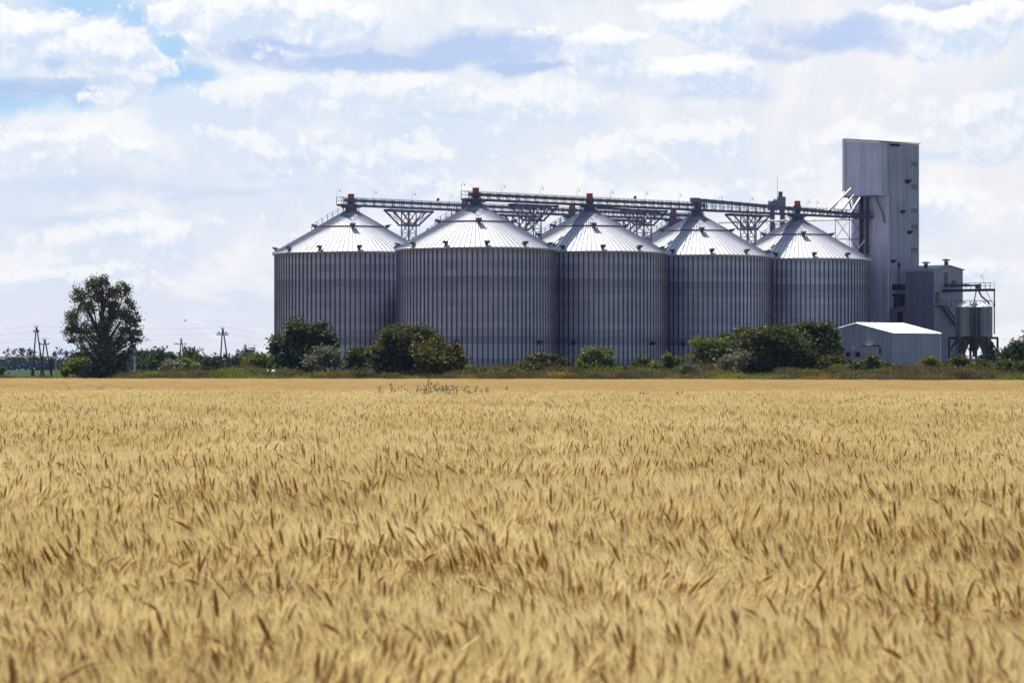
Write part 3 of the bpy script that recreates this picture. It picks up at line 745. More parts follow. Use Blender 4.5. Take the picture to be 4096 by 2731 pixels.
# dryer stack behind
def dryer():
    p=B0+ST*4.02; root=empty('dryer_stack',(p.x,p.y,GS),'slim dryer stack with chimney and rod antenna rising behind the conveyor','dryer')
    D=p.y; 
    def zz(py): return HC+(1485-py)/F*D-GS
    m=MB(); 
    for (dx,w) in ((.25,1.5),(2.1,1.5)): m.box((dx,0,zz(830)/2),w*.55,1.4,zz(830))
    for i in range(12): m.bar((-.1,-.75,zz(830)-1.2-i*1.9),(2.5,-.75,zz(830)-1.2-i*1.9),.12)
    m.build('leg_casing',M['steel'],root)
    h=MB(); h.lathe([(.1,.75),(.6,.66),(1.0,.3),(1.1,-.2),(1.1,-1.3)],(.5,0,zz(812)),16); h.box((1.9,0,zz(810)),1.5,1.5,zz(788)-zz(832)); h.build('head_casing',M['steel2'],root)
    c=MB(); c.add([(1.3,-.6,zz(795)),(2.5,-.6,zz(795)),(2.5,.6,zz(795)),(1.3,.6,zz(795)),(1.5,-.35,zz(788)),(2.2,-.35,zz(788)),(2.2,.35,zz(788)),(1.5,.35,zz(788))],[(0,1,5,4),(1,2,6,5),(2,3,7,6),(3,0,4,7)])
    c.box((1.75,0,(zz(790)+zz(767))/2),.72,.7,zz(767)-zz(790)); c.build('chimney',M['steel'],root)
    a=MB(); a.tube([(1.2,0,zz(800)),(1.2,0,zz(700))],[.05,.02],5); a.build('antenna',M['steel'],root)
    l=MB(); 
    for (x,y) in ((-2.8,-1.5),(-4.4,-1.5),(4,-1.5)): l.bar((x,y,0),(x,y,zz(842)),.2)
    for i in range(7): 
        z=zz(860)-i*2.4; l.bar((-4.4,-1.5,z),(-2.8,-1.5,z),.09); l.bar((-4.4,-1.5,z),(-2.8,-1.5,z-2.4),.07); l.bar((-2.8,-1.5,z),(.2,-.8,z-2.4),.07)
    l.build('lattice_stair',M['steel'],root)
dryer()

# ------------------------------------------------------------------ workhouse beside the tower
def workhouse():
    C=Vector((X(3736,622),622,0)); root=empty('workhouse',(C.x,C.y,GS),'lower grey sheet metal building with gable and outside stair, right of the tower','building')
    def W(u,v,z=GS): return UU*u+VV*v+ZZ*(z-GS)
    ze=19.3; zp=19.95; lu=8.0; lv=6.4
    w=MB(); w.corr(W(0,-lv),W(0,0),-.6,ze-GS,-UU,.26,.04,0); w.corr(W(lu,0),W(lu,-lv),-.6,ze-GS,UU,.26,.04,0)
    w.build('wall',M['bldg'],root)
    gp=lambda t: ze-GS+(zp-ze)*(1-abs(2*t-1))
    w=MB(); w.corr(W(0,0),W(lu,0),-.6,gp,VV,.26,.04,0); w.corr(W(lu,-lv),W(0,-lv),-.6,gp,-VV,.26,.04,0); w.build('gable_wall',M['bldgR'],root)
    r=MB()
    for (u0,u1,z0,z1) in ((-.25,lu/2,ze-.02,zp+.05),(lu/2,lu+.25,zp+.05,ze-.02)):
        a=[W(u0,-lv-.2,z0),W(u0,.25,z0),W(u1,.25,z1),W(u1,-lv-.2,z1)]; vs=a+[q+ZZ*.14 for q in a]
        r.add(vs,[(3,2,1,0),(4,5,6,7),(0,1,5,4),(1,2,6,5),(2,3,7,6),(3,0,4,7)])
    r.bar(W(-.2,-lv,ze-.2),W(-.2,0,ze-.2),.2,.3)
    rf=r.build('roof',M['eave'],root)
    for (u,v) in ((1.0,-2.6),(4.0,-.5)):
        q=MB(); z=ze+.15+ (zp-ze)*min(1,u/4); q.box(W(u,v,z+.35),.5,.5,.8,(UU,VV,ZZ)); q.lathe([(.1,.25),(.75,.12),(.7,-.05),(.1,-.05)],W(u,v,z+.85),10); q.build('roof_vent',M['vent'],rf)
    def door(u,py,hh,ww,m,lab=None):
        z=HC+(1485-py)/F*624; q=MB(); q.box(W(u,.08,z),ww,.14,hh,(UU,VV,ZZ)); o=q.build('door',m,root); return o
    door(3.25,1113,2.0,.9,M['door']); door(.85,1192,2.0,.95,M['door'])
    w=MB(); w.box(W(5.5,.1,16.9),1.1,.16,1.2,(UU,VV,ZZ)); w.build('window',M['win'],root)
    s=MB(); z0=HC+(1485-1222)/F*623
    s.box(W(.9,.65,z0-.06),2.0,1.2,.1,(UU,VV,ZZ))
    for v in (.15,1.15): s.bar(W(1.9,v,z0-.1),W(6.4,v,z0-3.9),.09,.3)
    for i in range(20): s.box(W(1.9+4.5*(i+.5)/20,.65,z0-.05-3.8*(i+.5)/20),.26,1.0,.05,(UU,VV,ZZ))
    for v in (1.18,): 
        s.bar(W(0,v,z0+1),W(1.9,v,z0+1),.05); s.bar(W(1.9,v,z0+1),W(6.4,v,z0-2.8),.05)
        for i in range(6): s.bar(W(.4*i,v,z0),W(.4*i,v,z0+1),.04)
        for i in range(6): s.bar(W(1.9+.9*i,v,z0-.76*i),W(1.9+.9*i,v,z0+1-.76*i),.04)
    for i in range(3): s.bar(W(6.3,.15+.5*i,z0-3.9),W(6.3,.15+.5*i,GS),.12)
    s.build('outside_stair',M['dark'],root)
    # gantry toward the bins
    g=MB(); zb=15.75; L=10.6; u=2.9
    g.box(W(u,L/2,zb),1.3,L,.12,(UU,VV,ZZ))
    for d in (-.6,.6): 
        g.bar(W(u+d,0,zb-.15),W(u+d,L,zb-.15),.12,.4); g.bar(W(u+d,0,zb+1.1),W(u+d,L,zb+1.1),.05); g.bar(W(u+d,0,zb+.6),W(u+d,L,zb+.6),.04)
        k=0
        while k<=L: g.bar(W(u+d,k,zb),W(u+d,k,zb+1.1),.05); k+=1.05
    gy=g.build('gantry',M['dark'],root)
    t=MB(); t.tube([W(u,0,zb+.75),W(u,L*.72,zb+.75)],.24,10); t.box(W(u,L*.70,zb+.5),.7,.7,.8,(UU,VV,ZZ)); t.build('screw_conveyor',M['steel2'],gy)
    t=MB(); t.tube([W(u,L*.70,zb-.1),W(u+.3,L*.74,zb-1.2),W(u+.9,L*.84,zb-2.2),W(u+1.0,L*.86,zb-3.2)],.16,8); t.tube([W(u,L*.66,zb-.1),W(u-.2,L*.60,zb-3.4)],.1,8); t.build('spout',M['steel2'],gy)
    t=MB(); t.bar(W(u+.5,L-.1,zb),W(u+.5,L-.1,8.0),.2); t.bar(W(u+.5,L-1.9,zb-.3),W(u+.5,L-.1,zb-3),.07); t.build('post',M['dark'],gy)
    t=MB(); lamp(t,W(u+.5,L*.77,zb+1.0),1.25,-1); t.build('hooked_lamp',M['steel2'],gy)
workhouse()

# ------------------------------------------------------------------ hopper bins on their frame
BC=Vector((X(3893,617),617,0))
def bins():
    root=empty('bin_frame',(BC.x,BC.y,GS),'dark steel frame carrying the hopper bins at the right','frame')
    zt=7.35-GS; m=MB(); s=2.95
    c=[UU*i*s+VV*j*s for (i,j) in ((-1,-1),(1,-1),(1,1),(-1,1))]
    mid=[(c[k]+c[(k+1)%4])/2 for k in range(4)]
    for q in c+mid: m.bar(q-ZZ*.4,q+ZZ*zt,.36)
    for k in range(4):                              # posts and rings that hold the bins, knee braces below
        q=mid[k]*.98; m.bar(q+ZZ*zt,q+ZZ*(zt+5.6),.12); q2=c[k]*.62; m.bar(q2+ZZ*zt,q2+ZZ*(zt+5.4),.10)
        m.bar(mid[k]+ZZ*(zt-3.2),c[k]+ZZ*.3,.1); m.bar(mid[k]+ZZ*(zt-3.2),mid[(k+2)%4]+ZZ*(zt-3.2),.1)
        a=c[k]*.9; b=c[(k+1)%4]*.9; m.bar(a+ZZ*(zt+5.5),b+ZZ*(zt+5.5),.06); m.bar(a+ZZ*(zt+6.4),b+ZZ*(zt+6.4),.05)
        for t in (0,.25,.5,.75): m.bar(a.lerp(b,t)+ZZ*(zt+5.5),a.lerp(b,t)+ZZ*(zt+6.4),.05)
    m.bar(c[3]*.9+ZZ*zt,c[3]*.9+ZZ*(zt+6.4),.1); m.bar(c[1]*.9+ZZ*zt,c[1]*.9+ZZ*(zt+6.4),.1)
    for k in range(4):
        a=c[k]; b=c[(k+1)%4]; m.bar(a+ZZ*zt,b+ZZ*zt,.26,.4); m.bar(a+ZZ*(zt-3.2),b+ZZ*(zt-3.2),.12)
        m.bar(a+ZZ*(zt-2.4),(a*.65+b*.35)+ZZ*(zt-.2),.14); m.bar(b+ZZ*(zt-2.4),(b*.65+a*.35)+ZZ*(zt-.2),.14)
    m.bar(mid[0]+ZZ*zt,mid[2]+ZZ*zt,.26,.4); m.bar(mid[1]+ZZ*zt,mid[3]+ZZ*zt,.26,.4)
    m.build('frame',M['dark'],root)
    proto=None
    for (px,D,lab) in ((3855,616,'galvanised hopper bin, left one in the steel frame'),(3936,616,'galvanised hopper bin, right one in the steel frame'),(3897,619.0,'galvanised hopper bin standing behind between the two front bins')):
        x=X(px,D)
        if proto is None:
            b=empty('hopper_bin',(x,D,7.6),lab,'hopper bin'); R=1.42; H=5.1
            q=MB(); q.lathe([(R,0),(R,H)],(0,0,0),28,0,True)
            for z in (1.3,2.6,3.9): q.lathe([(R,z-.04),(R+.03,z),(R,z+.04)],(0,0,0),28)
            for k in range(8):
                t=2*PI*(k+.5)/8; q.bar(((R+.03)*math.cos(t),(R+.03)*math.sin(t),0),((R+.03)*math.cos(t),(R+.03)*math.sin(t),H),.09)
            q.build('shell',M['tank'],b)
            q=MB(); q.lathe([(R+.06,H-.02),(.3,H+.62),(.3,H+.85),(.05,H+.85)],(0,0,0),28,0,False); q.build('roof',M['roof'],b)
            q=MB(); q.lathe([(R-.01,0),(.28,-2.9),(.28,-3.3)],(0,0,0),24,0,True); q.box((0,0,-3.25),.6,.6,.3); q.build('hopper',M['hopper'],b)
            q=MB(); 
            for k in range(10): 
                t=2*PI*k/10; q.bar(((R)*math.cos(t),(R)*math.sin(t),H+.05),((R)*math.cos(t),(R)*math.sin(t),H+.75),.04)
            q.build('rail',M['steel'],b) if False else None
            proto=b
        else:
            b=copy_tree(proto); b.location=(x,D,7.6); b['label']=lab
        b['group']='galvanised hopper bins'
bins()
bp=MB(); a=P(3795,1404,608); b=P(3818,1404,608); bp.tube([a,b,b-ZZ*1.4,b-ZZ*1.4+Vector((-.15,0,-.5))],.1,6); bp.tube([b-ZZ*1.3,b-ZZ*4.0+Vector((-.2,0,0))],[.22,.1],6)
tag(bp.build('standpipe',M['blue']),'blue standpipe with hanging hose between shed and hopper bins','standpipe')

# ------------------------------------------------------------------ shed
def shed():
    D=575; C=Vector((X(3573,D),D,0)); root=empty('storage_shed',(C.x,C.y,GS),'low grey metal shed with bright white roof in front of the tower','shed')
    def W(u,v,z=GS): return UU*u+VV*v+ZZ*(z-GS)
    ze=7.72; zp=9.35; lu=11.9; lv=15.2
    gp=lambda t: ze-GS+(zp-ze)*(1-abs(2*t-1))
    w=MB(); w.corr(W(0,-lv),W(0,0),-.8,gp,-UU,.30,.05,0); w.corr(W(lu,0),W(lu,-lv),-.8,gp,UU,.30,.05,0); w.build('gable_wall',M['shed'],root)
    w=MB(); w.corr(W(0,0),W(lu,0),-.8,ze-GS,VV,.30,.05,0); w.corr(W(lu,-lv),W(0,-lv),-.8,ze-GS,-VV,.30,.05,0); w.build('side_wall',M['shed'],root)
    r=MB(); n=40
    for (v0,v1,z0,z1) in ((.3,-lv/2,ze-.02,zp+.06),(-lv-.3,-lv/2,ze-.02,zp+.06)):
        for i in range(n):
            u0=-.2+(lu+.4)*i/n; u1=-.2+(lu+.4)*(i+1)/n; um=(u0+u1)/2
            a=[W(u0,v0,z0+.03),W(um,v0,z0+.12),W(u1,v0,z0+.03),W(u0,v1,z1+.03),W(um,v1,z1+.12),W(u1,v1,z1+.03)]
            r.add(a,[(0,1,4,3),(1,2,5,4)])
    r.build('roof',M['shroof'],root)
    t=MB(); t.bar(W(lu,.08,GS),W(lu,.08,ze),.22); t.build('corner_trim',M['trim'],root)
    def vv(px): return (px-3573)/142.*8.2*142/142.*(1/ (F/D*.700*8.2/142.))*1.0
    k=F/D*VV.x
    def vp(px): return (px-3573)/k*1.005
    def zp_(py): return HC+(1485-py)/F*(D+5)
    d=MB(); d.corr(W(-.12,vp(3470)),W(-.12,vp(3525)),0,zp_(1384)-GS,-UU,.22,.05,0); dr=d.build('sliding_door',M['bldgR'],root)
    d=MB(); d.bar(W(-.2,vp(3462),zp_(1383)),W(-.2,vp(3527),zp_(1383)),.12,.14); d.build('door_rail',M['dark'],dr)
    d=MB(); d.box(W(-.2,vp(3528),zp_(1402)),.15,.25,.8,(UU,VV,ZZ)); d.build('handle',M['black'],dr)
    for px in (3368,3491):
        d=MB(); d.box(W(-.35,vp(px),zp_(1377)),.4,1.3,.28,(UU,VV,ZZ)); d.box(W(-.35,vp(px),zp_(1377)-.18),.3,1.15,.1,(UU,VV,ZZ)); d.build('wall_lamp',M['white'],root)
    for px in (3411,3447):
        d=MB(); d.box(W(-.13,vp(px),zp_(1417)),.14,.62,.62,(UU,VV,ZZ)); wn=d.build('window',M['black'],root)
        d=MB(); 
        for s in (-1,1): d.box(W(-.2,vp(px),zp_(1417)+s*.34),.12,.75,.07,(UU,VV,ZZ)); d.box(W(-.2,vp(px)+s*.36,zp_(1417)),.12,.07,.6,(UU,VV,ZZ))
        d.build('frame',M['dark'],wn)
    for (py,big) in ((1394,1),(1417,0)):
        d=MB(); v=vp(3431); z=zp_(py); u=-.16
        if big:
            d.box(W(u,v,z),.06,.55,.75,(UU,VV,ZZ),0)
        a=.42 if big else .36
        tri=[W(u-.05,v-a,z-a*.8),W(u-.05,v+a,z-a*.8),W(u-.05,v,z+a*.85)]; d.add(tri+[q-UU*-.04 for q in tri],[(0,1,2),(0,3,4,1),(1,4,5,2),(2,5,3,0)],1)
        b=a*.62; d.add([W(u-.07,v-b,z-a*.62),W(u-.07,v+b,z-a*.62),W(u-.07,v,z+b*.75)],[(0,1,2)],0)
        d.add([W(u-.09,v-.05,z-.16),W(u-.09,v+.05,z-.16),W(u-.09,v+.07,z+.12),W(u-.09,v-.07,z+.12)],[(0,1,2,3)],2)
        d.build('warning_sign',[M['white'],M['signred'],M['black']],root)
shed()

# ------------------------------------------------------------------ foliage
M['lf_dark']=leafmat('leaf_dark_green',(.030,.052,.014),(.075,.110,.026),(.15,.19,.06),.30)
M['lf_pop']=leafmat('leaf_poplar',(.075,.085,.036),(.155,.165,.075),(.27,.275,.16),.34,.5,.36)
M['lf_olive']=leafmat('leaf_olive',(.048,.060,.014),(.115,.125,.028),(.18,.165,.04),.30)
M['lf_gold']=leafmat('leaf_golden_olive',(.070,.066,.015),(.165,.150,.032),(.23,.185,.04),.30)
M['lf_grey']=leafmat('leaf_silver_grey',(0.112,0.124,0.070),(0.239,0.234,0.140),(0.365,0.351,0.234),.25)
M['lf_bright']=leafmat('leaf_fresh_green',(0.084,0.111,0.018),(0.183,0.208,0.033),(0.281,0.273,0.059),.35)
M['lf_mid']=leafmat('leaf_mid_green',(.042,.066,.018),(.095,.125,.032),(.16,.19,.05),.32)
M['lf_far']=leafmat('leaf_far_wood',(.018,.030,.020),(.035,.05,.028),None,.2,.08)
M['lf_brown']=leafmat('dry_weed_brown',(.075,.060,.022),(.165,.125,.045),(.25,.19,.08),.3)
M['lf_yel']=leafmat('yellow_blossom',(.22,.16,.02),(.42,.27,.02),(.5,.36,.05),.3)
M['lf_red']=leafmat('thistle_purple',(.19,.13,.10),(.34,.24,.20),None,.3)
M['lf_thist']=leafmat('thistle_green',(.095,.11,.03),(.19,.19,.065),None,.35)
def leaves(blobs, n, s, seed, nclump=22, tight=.30):
    """leaf quads in clumps spread through ellipsoid blobs; returns verts, faces arrays"""
    r=np.random.default_rng(seed)
    w=np.array([(b[3]*b[4]*b[5])**(2/3) for b in blobs]); w=w/w.sum()
    V=[]; 
    for b,ww in zip(blobs,w):
        m=max(12,int(n*ww)); k=max(5,int(nclump*max(.35,ww*len(blobs)**.5)))
        cd=r.normal(size=(k,3)); cd/=np.linalg.norm(cd,axis=1)[:,None]; cd[:,2]=np.where(cd[:,2]<-.5,-cd[:,2],cd[:,2])
        cr=r.uniform(.42,1.06,size=(k,1)); cc=cd*cr; cs=r.uniform(.5,1.3,size=k)*tight
        ci=r.integers(0,k,size=m); p=cc[ci]+r.normal(size=(m,3))*cs[ci][:,None]*np.array([1,1,.8])
        core=r.random(m)<.22; q=r.normal(size=(m,3)); q/=np.linalg.norm(q,axis=1)[:,None]; p=np.where(core[:,None],q*r.random((m,1))**.5*.75,p)
        c=p*np.array(b[3:6])+np.array(b[0:3])
        V.append(c)
    C=np.concatenate(V); C=C[C[:,2]>.05]; m=len(C)
    a=r.normal(size=(m,3)); a/=np.linalg.norm(a,axis=1)[:,None]
    d=r.normal(size=(m,3)); b=np.cross(a,d); b/=np.linalg.norm(b,axis=1)[:,None]
    L=(s*r.uniform(.6,1.3,size=m))[:,None]; 
    vv=np.stack([C-a*L,C-b*L*.55,C+a*L,C+b*L*.55],axis=1).reshape(-1,3)
    return vv, m
def leafmesh(name, vv, m, mats, parent, midx=None):
    me=bpy.data.meshes.new(name); me.vertices.add(len(vv)); me.vertices.foreach_set('co',vv.astype(np.float32).ravel())
    me.loops.add(4*m); me.loops.foreach_set('vertex_index',np.arange(4*m,dtype=np.int32))
    me.polygons.add(m); me.polygons.foreach_set('loop_start',np.arange(0,4*m,4,dtype=np.int32)); 
    me.materials.append(mats); me.update(calc_edges=True); me.validate()
    return link(name,me,parent)
SEED=[50]
def plant(name,label,cat,D,base_px,ells,mat,n,s,group=None,trunk=(.12,2),depth=.8,nclump=22,tight=.30,part='foliage',stem='stem'):
    """ells: (px,py,rx,ry) lobes as seen from the road; depth gives each lobe its thickness"""
    SEED[0]+=1; r=random.Random(SEED[0])
    x=X(base_px,D); z=gz(x,D); root=empty(name,(x,D,z),label,cat,group); k=D/F; bl=[]
    for (px,py,rx,ry) in ells:
        bl.append(((px-2048)*k-x, r.uniform(-.35,.35)*rx*k*depth, HC+(1485-py)*k-z, rx*k, rx*k*depth, ry*k))
    vv,m=leaves(bl,n,s,SEED[0],nclump,tight); leafmesh(part,vv,m,M[mat],root)
    t=MB(); nst=trunk[1]
    if nst==1:
        top=max(b[2] for b in bl); t.tube([(0,0,-.3),(.1,0,top*.35),(0,.1,top*.7),(.15,0,top*.95)],[trunk[0]*1.15,trunk[0],trunk[0]*.6,trunk[0]*.2],8)
        for b in bl:
            h=b[2]*r.uniform(.3,.55); t.tube([(0.05,0,h),((b[0])*.5,b[1]*.5,(h+b[2])*.53),(b[0],b[1],b[2])],[trunk[0]*.4,trunk[0]*.25,trunk[0]*.08],5)
    else:
        for b in bl[:6]:
            t.tube([(b[0]*.3,b[1]*.3,-.2),(b[0]*.7,b[1]*.7,b[2]*.5),(b[0],b[1],b[2]+b[5]*.4)],[trunk[0],trunk[0]*.6,trunk[0]*.2],5)
    t.build(stem,M['bark'],root)
    return root
# the poplar
plant('poplar_tree','tall loose-crowned poplar standing alone at the left field edge','tree',505,408,
 [(400,1128,30,32),(430,1135,22,30),(352,1150,26,36),(308,1180,22,38),(392,1185,48,40),(490,1155,26,30),(468,1180,30,28),(505,1170,18,30),(520,1215,30,30),(525,1245,30,26),
  (440,1230,44,36),(345,1235,48,46),(300,1262,34,40),(292,1290,36,34),(350,1300,50,40),(430,1290,55,45),(500,1270,34,30),(530,1300,36,22),(535,1335,36,22),(515,1360,46,22),(550,1362,20,12),(300,1322,32,24),
  (330,1350,52,34),(450,1180,30,40),(545,1290,24,24),(275,1330,24,26),(480,1340,50,36),(385,1150,40,40),(330,1500,50,24),(490,1475,44,38),(420,1500,70,24),(530,1400,26,30),(325,1200,36,36),(460,1260,50,40),(420,1350,52,44),(285,1365,22,12),(470,1390,48,40),(340,1395,44,36),(400,1410,70,50),(330,1440,48,44),(410,1460,74,50),(470,1445,56,46),(440,1490,60,26),(360,1490,50,26),(505,1430,22,20)],
 'lf_pop',27000,.175,None,(.42,1),.9,14,.34,'crown','trunk')
B=plant
sh='shrubs along the field edge'
B('shrub','yellow-green bush at the left foot of the tall poplar','shrub',500,292,[(290,1478,40,36),(262,1490,24,24),(320,1470,34,40)],'lf_bright',1800,.22,sh)
B('shrub','low dark bush cut by the left photo edge','shrub',640,-5,[(-10,1490,36,24)],'lf_mid',700,.3,sh)
B('shrub','dark bush in the distance behind the poles, right of the poplar','shrub',720,650,[(640,1430,55,34),(600,1455,34,34),(690,1448,46,36),(650,1465,80,26)],'lf_dark',3600,.34,sh)
B('shrub','grey-green bush behind the small roadside sign','shrub',680,690,[(690,1468,40,26),(665,1480,30,16)],'lf_grey',900,.3,sh)
B('shrub','yellow-tinged bush below the single crossarm pole','shrub',690,748,[(735,1462,34,26),(768,1474,36,20)],'lf_bright',1100,.3,sh)
B('shrub','fresh green bush left of the dark tree by the leftmost silo','shrub',560,1040,[(1010,1455,40,34),(1050,1450,36,32),(1080,1460,40,36)],'lf_bright',2000,.26,sh)
B('bushy_tree','dense dark green tree in front of the leftmost silo','tree',520,1220,[(1190,1325,66,46),(1270,1330,50,44),(1135,1380,50,44),(1220,1385,96,66),(1310,1375,46,46),(1180,1440,84,56),(1280,1440,66,50),(1110,1400,30,50),(1340,1385,18,32)],'lf_dark',9000,.27,None,(.3,1),.8,26,.28,'crown','trunk')
B('shrub','silvery grey bush beside the dark tree by the leftmost silo','shrub',505,1300,[(1300,1430,58,40),(1265,1458,40,34),(1345,1450,34,34)],'lf_grey',2800,.20,sh)
B('shrub','dark rounded shrub between the silver bush and the big olive bush','shrub',512,1425,[(1430,1425,46,36),(1395,1455,34,34),(1450,1460,38,36)],'lf_olive',2300,.22,sh)
B('bushy_tree','largest olive green bush covering the nearest silo foot','tree',480,1590,[(1650,1335,76,44),(1560,1370,66,52),(1700,1350,48,40),(1620,1400,110,70),(1510,1430,56,64),(1560,1465,90,58),(1680,1440,80,70)],'lf_olive',11000,.24,None,(.28,1),.8,30,.26,'crown','trunk')
B('shrub','golden tinged bush at the right of the largest olive bush','shrub',474,1750,[(1740,1400,70,44),(1800,1420,46,46),(1690,1430,50,50),(1770,1465,86,56),(1830,1470,26,44)],'lf_gold',7000,.23,sh)
B('shrub','tiny green bush just right of the golden bush','shrub',490,1868,[(1868,1482,32,20)],'lf_bright',500,.2,sh)
B('flower_clump','clump of yellow flowering weeds below the nearest silo','flowers',468,1980,[(1975,1500,44,14),(2010,1503,30,12)],'lf_yel',800,.16)
B('shrub','low wide olive bush under the gap between the nearest silo and its neighbour','shrub',495,2165,[(2190,1440,60,30),(2110,1456,44,30),(2240,1455,38,32),(2160,1470,80,22),(2080,1480,26,14)],'lf_olive',3600,.22,sh)
B('shrub','round compact bush in front of the second front silo','shrub',495,2388,[(2370,1420,56,34),(2430,1432,44,40),(2335,1445,38,38),(2390,1460,84,34)],'lf_bright',2600,.2,sh,nclump=30,tight=.24)
B('shrub','dark core bush inside the round bush before the second front silo','shrub',497,2400,[(2400,1445,76,48)],'lf_olive',2600,.22,sh) if False else None
B('shrub','small round bush right of the compact bush','shrub',490,2568,[(2560,1458,36,28),(2590,1462,28,28)],'lf_olive',1100,.2,sh)
B('shrub','upright leafy sapling bush between the second and third front silos','shrub',484,2665,[(2665,1448,26,28),(2640,1470,40,28),(2695,1470,34,34),(2705,1450,16,22)],'lf_bright',1500,.21,sh)
B('shrub','light green bush left of the big dark thicket','shrub',500,2830,[(2800,1385,38,32),(2860,1390,44,40),(2890,1430,50,50),(2790,1430,36,30),(2840,1450,56,40)],'lf_bright',4200,.23,sh)
B('bushy_tree','mid green tree behind the left side of the dark thicket','tree',510,2930,[(2910,1365,38,28),(2965,1340,32,28),(3000,1355,46,36),(2930,1400,70,56),(3020,1400,70,64),(2900,1440,50,50)],'lf_dark',6000,.25,None,(.2,1),.8,22,.28,'crown','trunk')
B('bushy_tree','large dark thicket in front of the smallest front silo','tree',465,3100,[(3090,1340,66,44),(3030,1380,70,56),(2960,1410,60,50),(3140,1380,70,60),(3080,1440,110,70),(3190,1430,90,80),(3000,1465,90,55),(3250,1465,70,54)],'lf_olive',15000,.23,None,(.25,1),.8,34,.26,'crown','trunk')
B('shrub','silver leaved bush in front of the dark thicket','shrub',458,2930,[(2960,1430,40,32),(2910,1460,40,34),(2900,1485,30,22)],'lf_grey',1500,.18,sh)
B('bushy_tree','fresh green tree rising right of the dark thicket','tree',500,3255,[(3210,1310,56,24),(3290,1320,50,30),(3180,1330,34,24),(3250,1345,90,50),(3335,1365,44,44),(3345,1410,30,36),(3270,1410,80,50),(3220,1460,90,50),(3310,1450,60,50)],'lf_mid',10000,.25,None,(.25,1),.8,26,.26,'crown','trunk')
B('shrub','dark bush below the right edge of the fresh green tree','shrub',470,3350,[(3330,1450,46,30),(3385,1465,36,26),(3300,1475,40,26)],'lf_olive',2000,.2,sh)
B('shrub','dark bush in front of the shed gable','shrub',462,3490,[(3480,1455,40,28),(3440,1470,40,24),(3530,1470,46,26),(3500,1485,80,18)],'lf_olive',2800,.2,sh)
B('shrub','small bush in front of the long shed wall','shrub',455,3718,[(3715,1450,34,20),(3740,1462,26,18),(3700,1480,30,14)],'lf_bright',900,.19,sh)
B('shrub','bush in front of the hopper bins','shrub',452,3880,[(3850,1455,52,26),(3920,1462,44,24),(3880,1485,80,24)],'lf_olive',2800,.2,sh)
B('shrub','bush at the right photo edge below the dark tree','shrub',440,4050,[(4020,1470,46,24),(4085,1475,50,26),(4050,1495,80,20)],'lf_olive',2400,.2,sh)
B('bushy_tree','dark tree at the right photo edge behind the bins','tree',540,4090,[(4080,1395,50,40),(4040,1415,36,40),(4010,1440,28,36),(4070,1450,70,44),(4130,1400,50,60)],'lf_dark',4500,.25,None,(.22,1),.8,22,.3,'crown','trunk')
B('bushy_tree','bluish distant tree seen under the hopper bins','tree',900,3960,[(3955,1400,26,36),(3975,1440,34,40),(3935,1445,26,34)],'lf_far',1500,.45,None,(.2,1),.8,14,.3,'crown','trunk')

for (px,ells,mt,n_,lab) in ((1905,[(1905,1490,30,16),(1935,1494,24,12)],'lf_olive',600,'low weedy bush left of the yellow flowering weeds'),
  (2045,[(2045,1492,34,16),(2015,1496,20,10)],'lf_mid',600,'low weedy bush between the yellow weeds and the low wide olive bush'),
  (2500,[(2495,1486,26,18),(2520,1490,22,16)],'lf_mid',600,'low green bush touching the right side of the round compact bush'),
  (2755,[(2755,1486,30,24),(2780,1492,22,16)],'lf_olive',700,'low olive bush right of the upright leafy sapling'),
  (3610,[(3605,1482,34,18),(3640,1488,28,16)],'lf_olive',800,'low scrub at the corner of the shed between two bushes'),
  (3790,[(3785,1482,34,20),(3765,1488,26,16)],'lf_mid',700,'low scrub right of the long shed wall'),
  (3990,[(3985,1480,36,24),(3960,1488,24,18)],'lf_mid',900,'low green bush below the right end of the bin frame'),
  (1440,[(1430,1498,40,14),(1475,1496,30,14)],'lf_mid',700,'low green weeds at the left foot of the largest olive bush')):
    B('shrub',lab,'shrub',470 if px<2600 else 455,px,ells,mt,n_,.19,sh)
# middle distance trees
mids=[(575,1432,44,30,950),(620,1440,40,28,1000),(760,1432,40,34,900),(800,1452,44,30,860),(845,1450,40,30,820),(880,1462,40,24,880),(935,1455,40,28,900),(980,1450,50,34,980),(1040,1455,40,26,1000),(1090,1448,36,32,950)]
labs=['distant green tree behind the right side of the poplar','distant green tree between the poplar and the dark bush','distant green tree left of the single crossarm pole','distant light tree right of the single crossarm pole','distant tree left of the tall double-legged pole',
 'low distant tree behind the tall double-legged pole','distant tree right of the tall double-legged pole','distant tree under the far small crossarm pole','distant low tree right of the far crossarm pole','distant tree just left of the leftmost silo']
for (a,l_) in zip(mids,labs):
    px,py,rx,ry,D=a
    B('broadleaf_tree',l_,'tree',D,px,[(px,py,rx,ry),(px-rx*.5,py+ry*.5,rx*.7,ry*.7),(px+rx*.5,py+ry*.45,rx*.7,ry*.75),(px,py+ry,rx,ry*.6)],'lf_mid' if px not in (800,845) else 'lf_olive',1500,.42,'distant trees behind the poles',(.25,1),.9,16,.3,'crown','trunk')
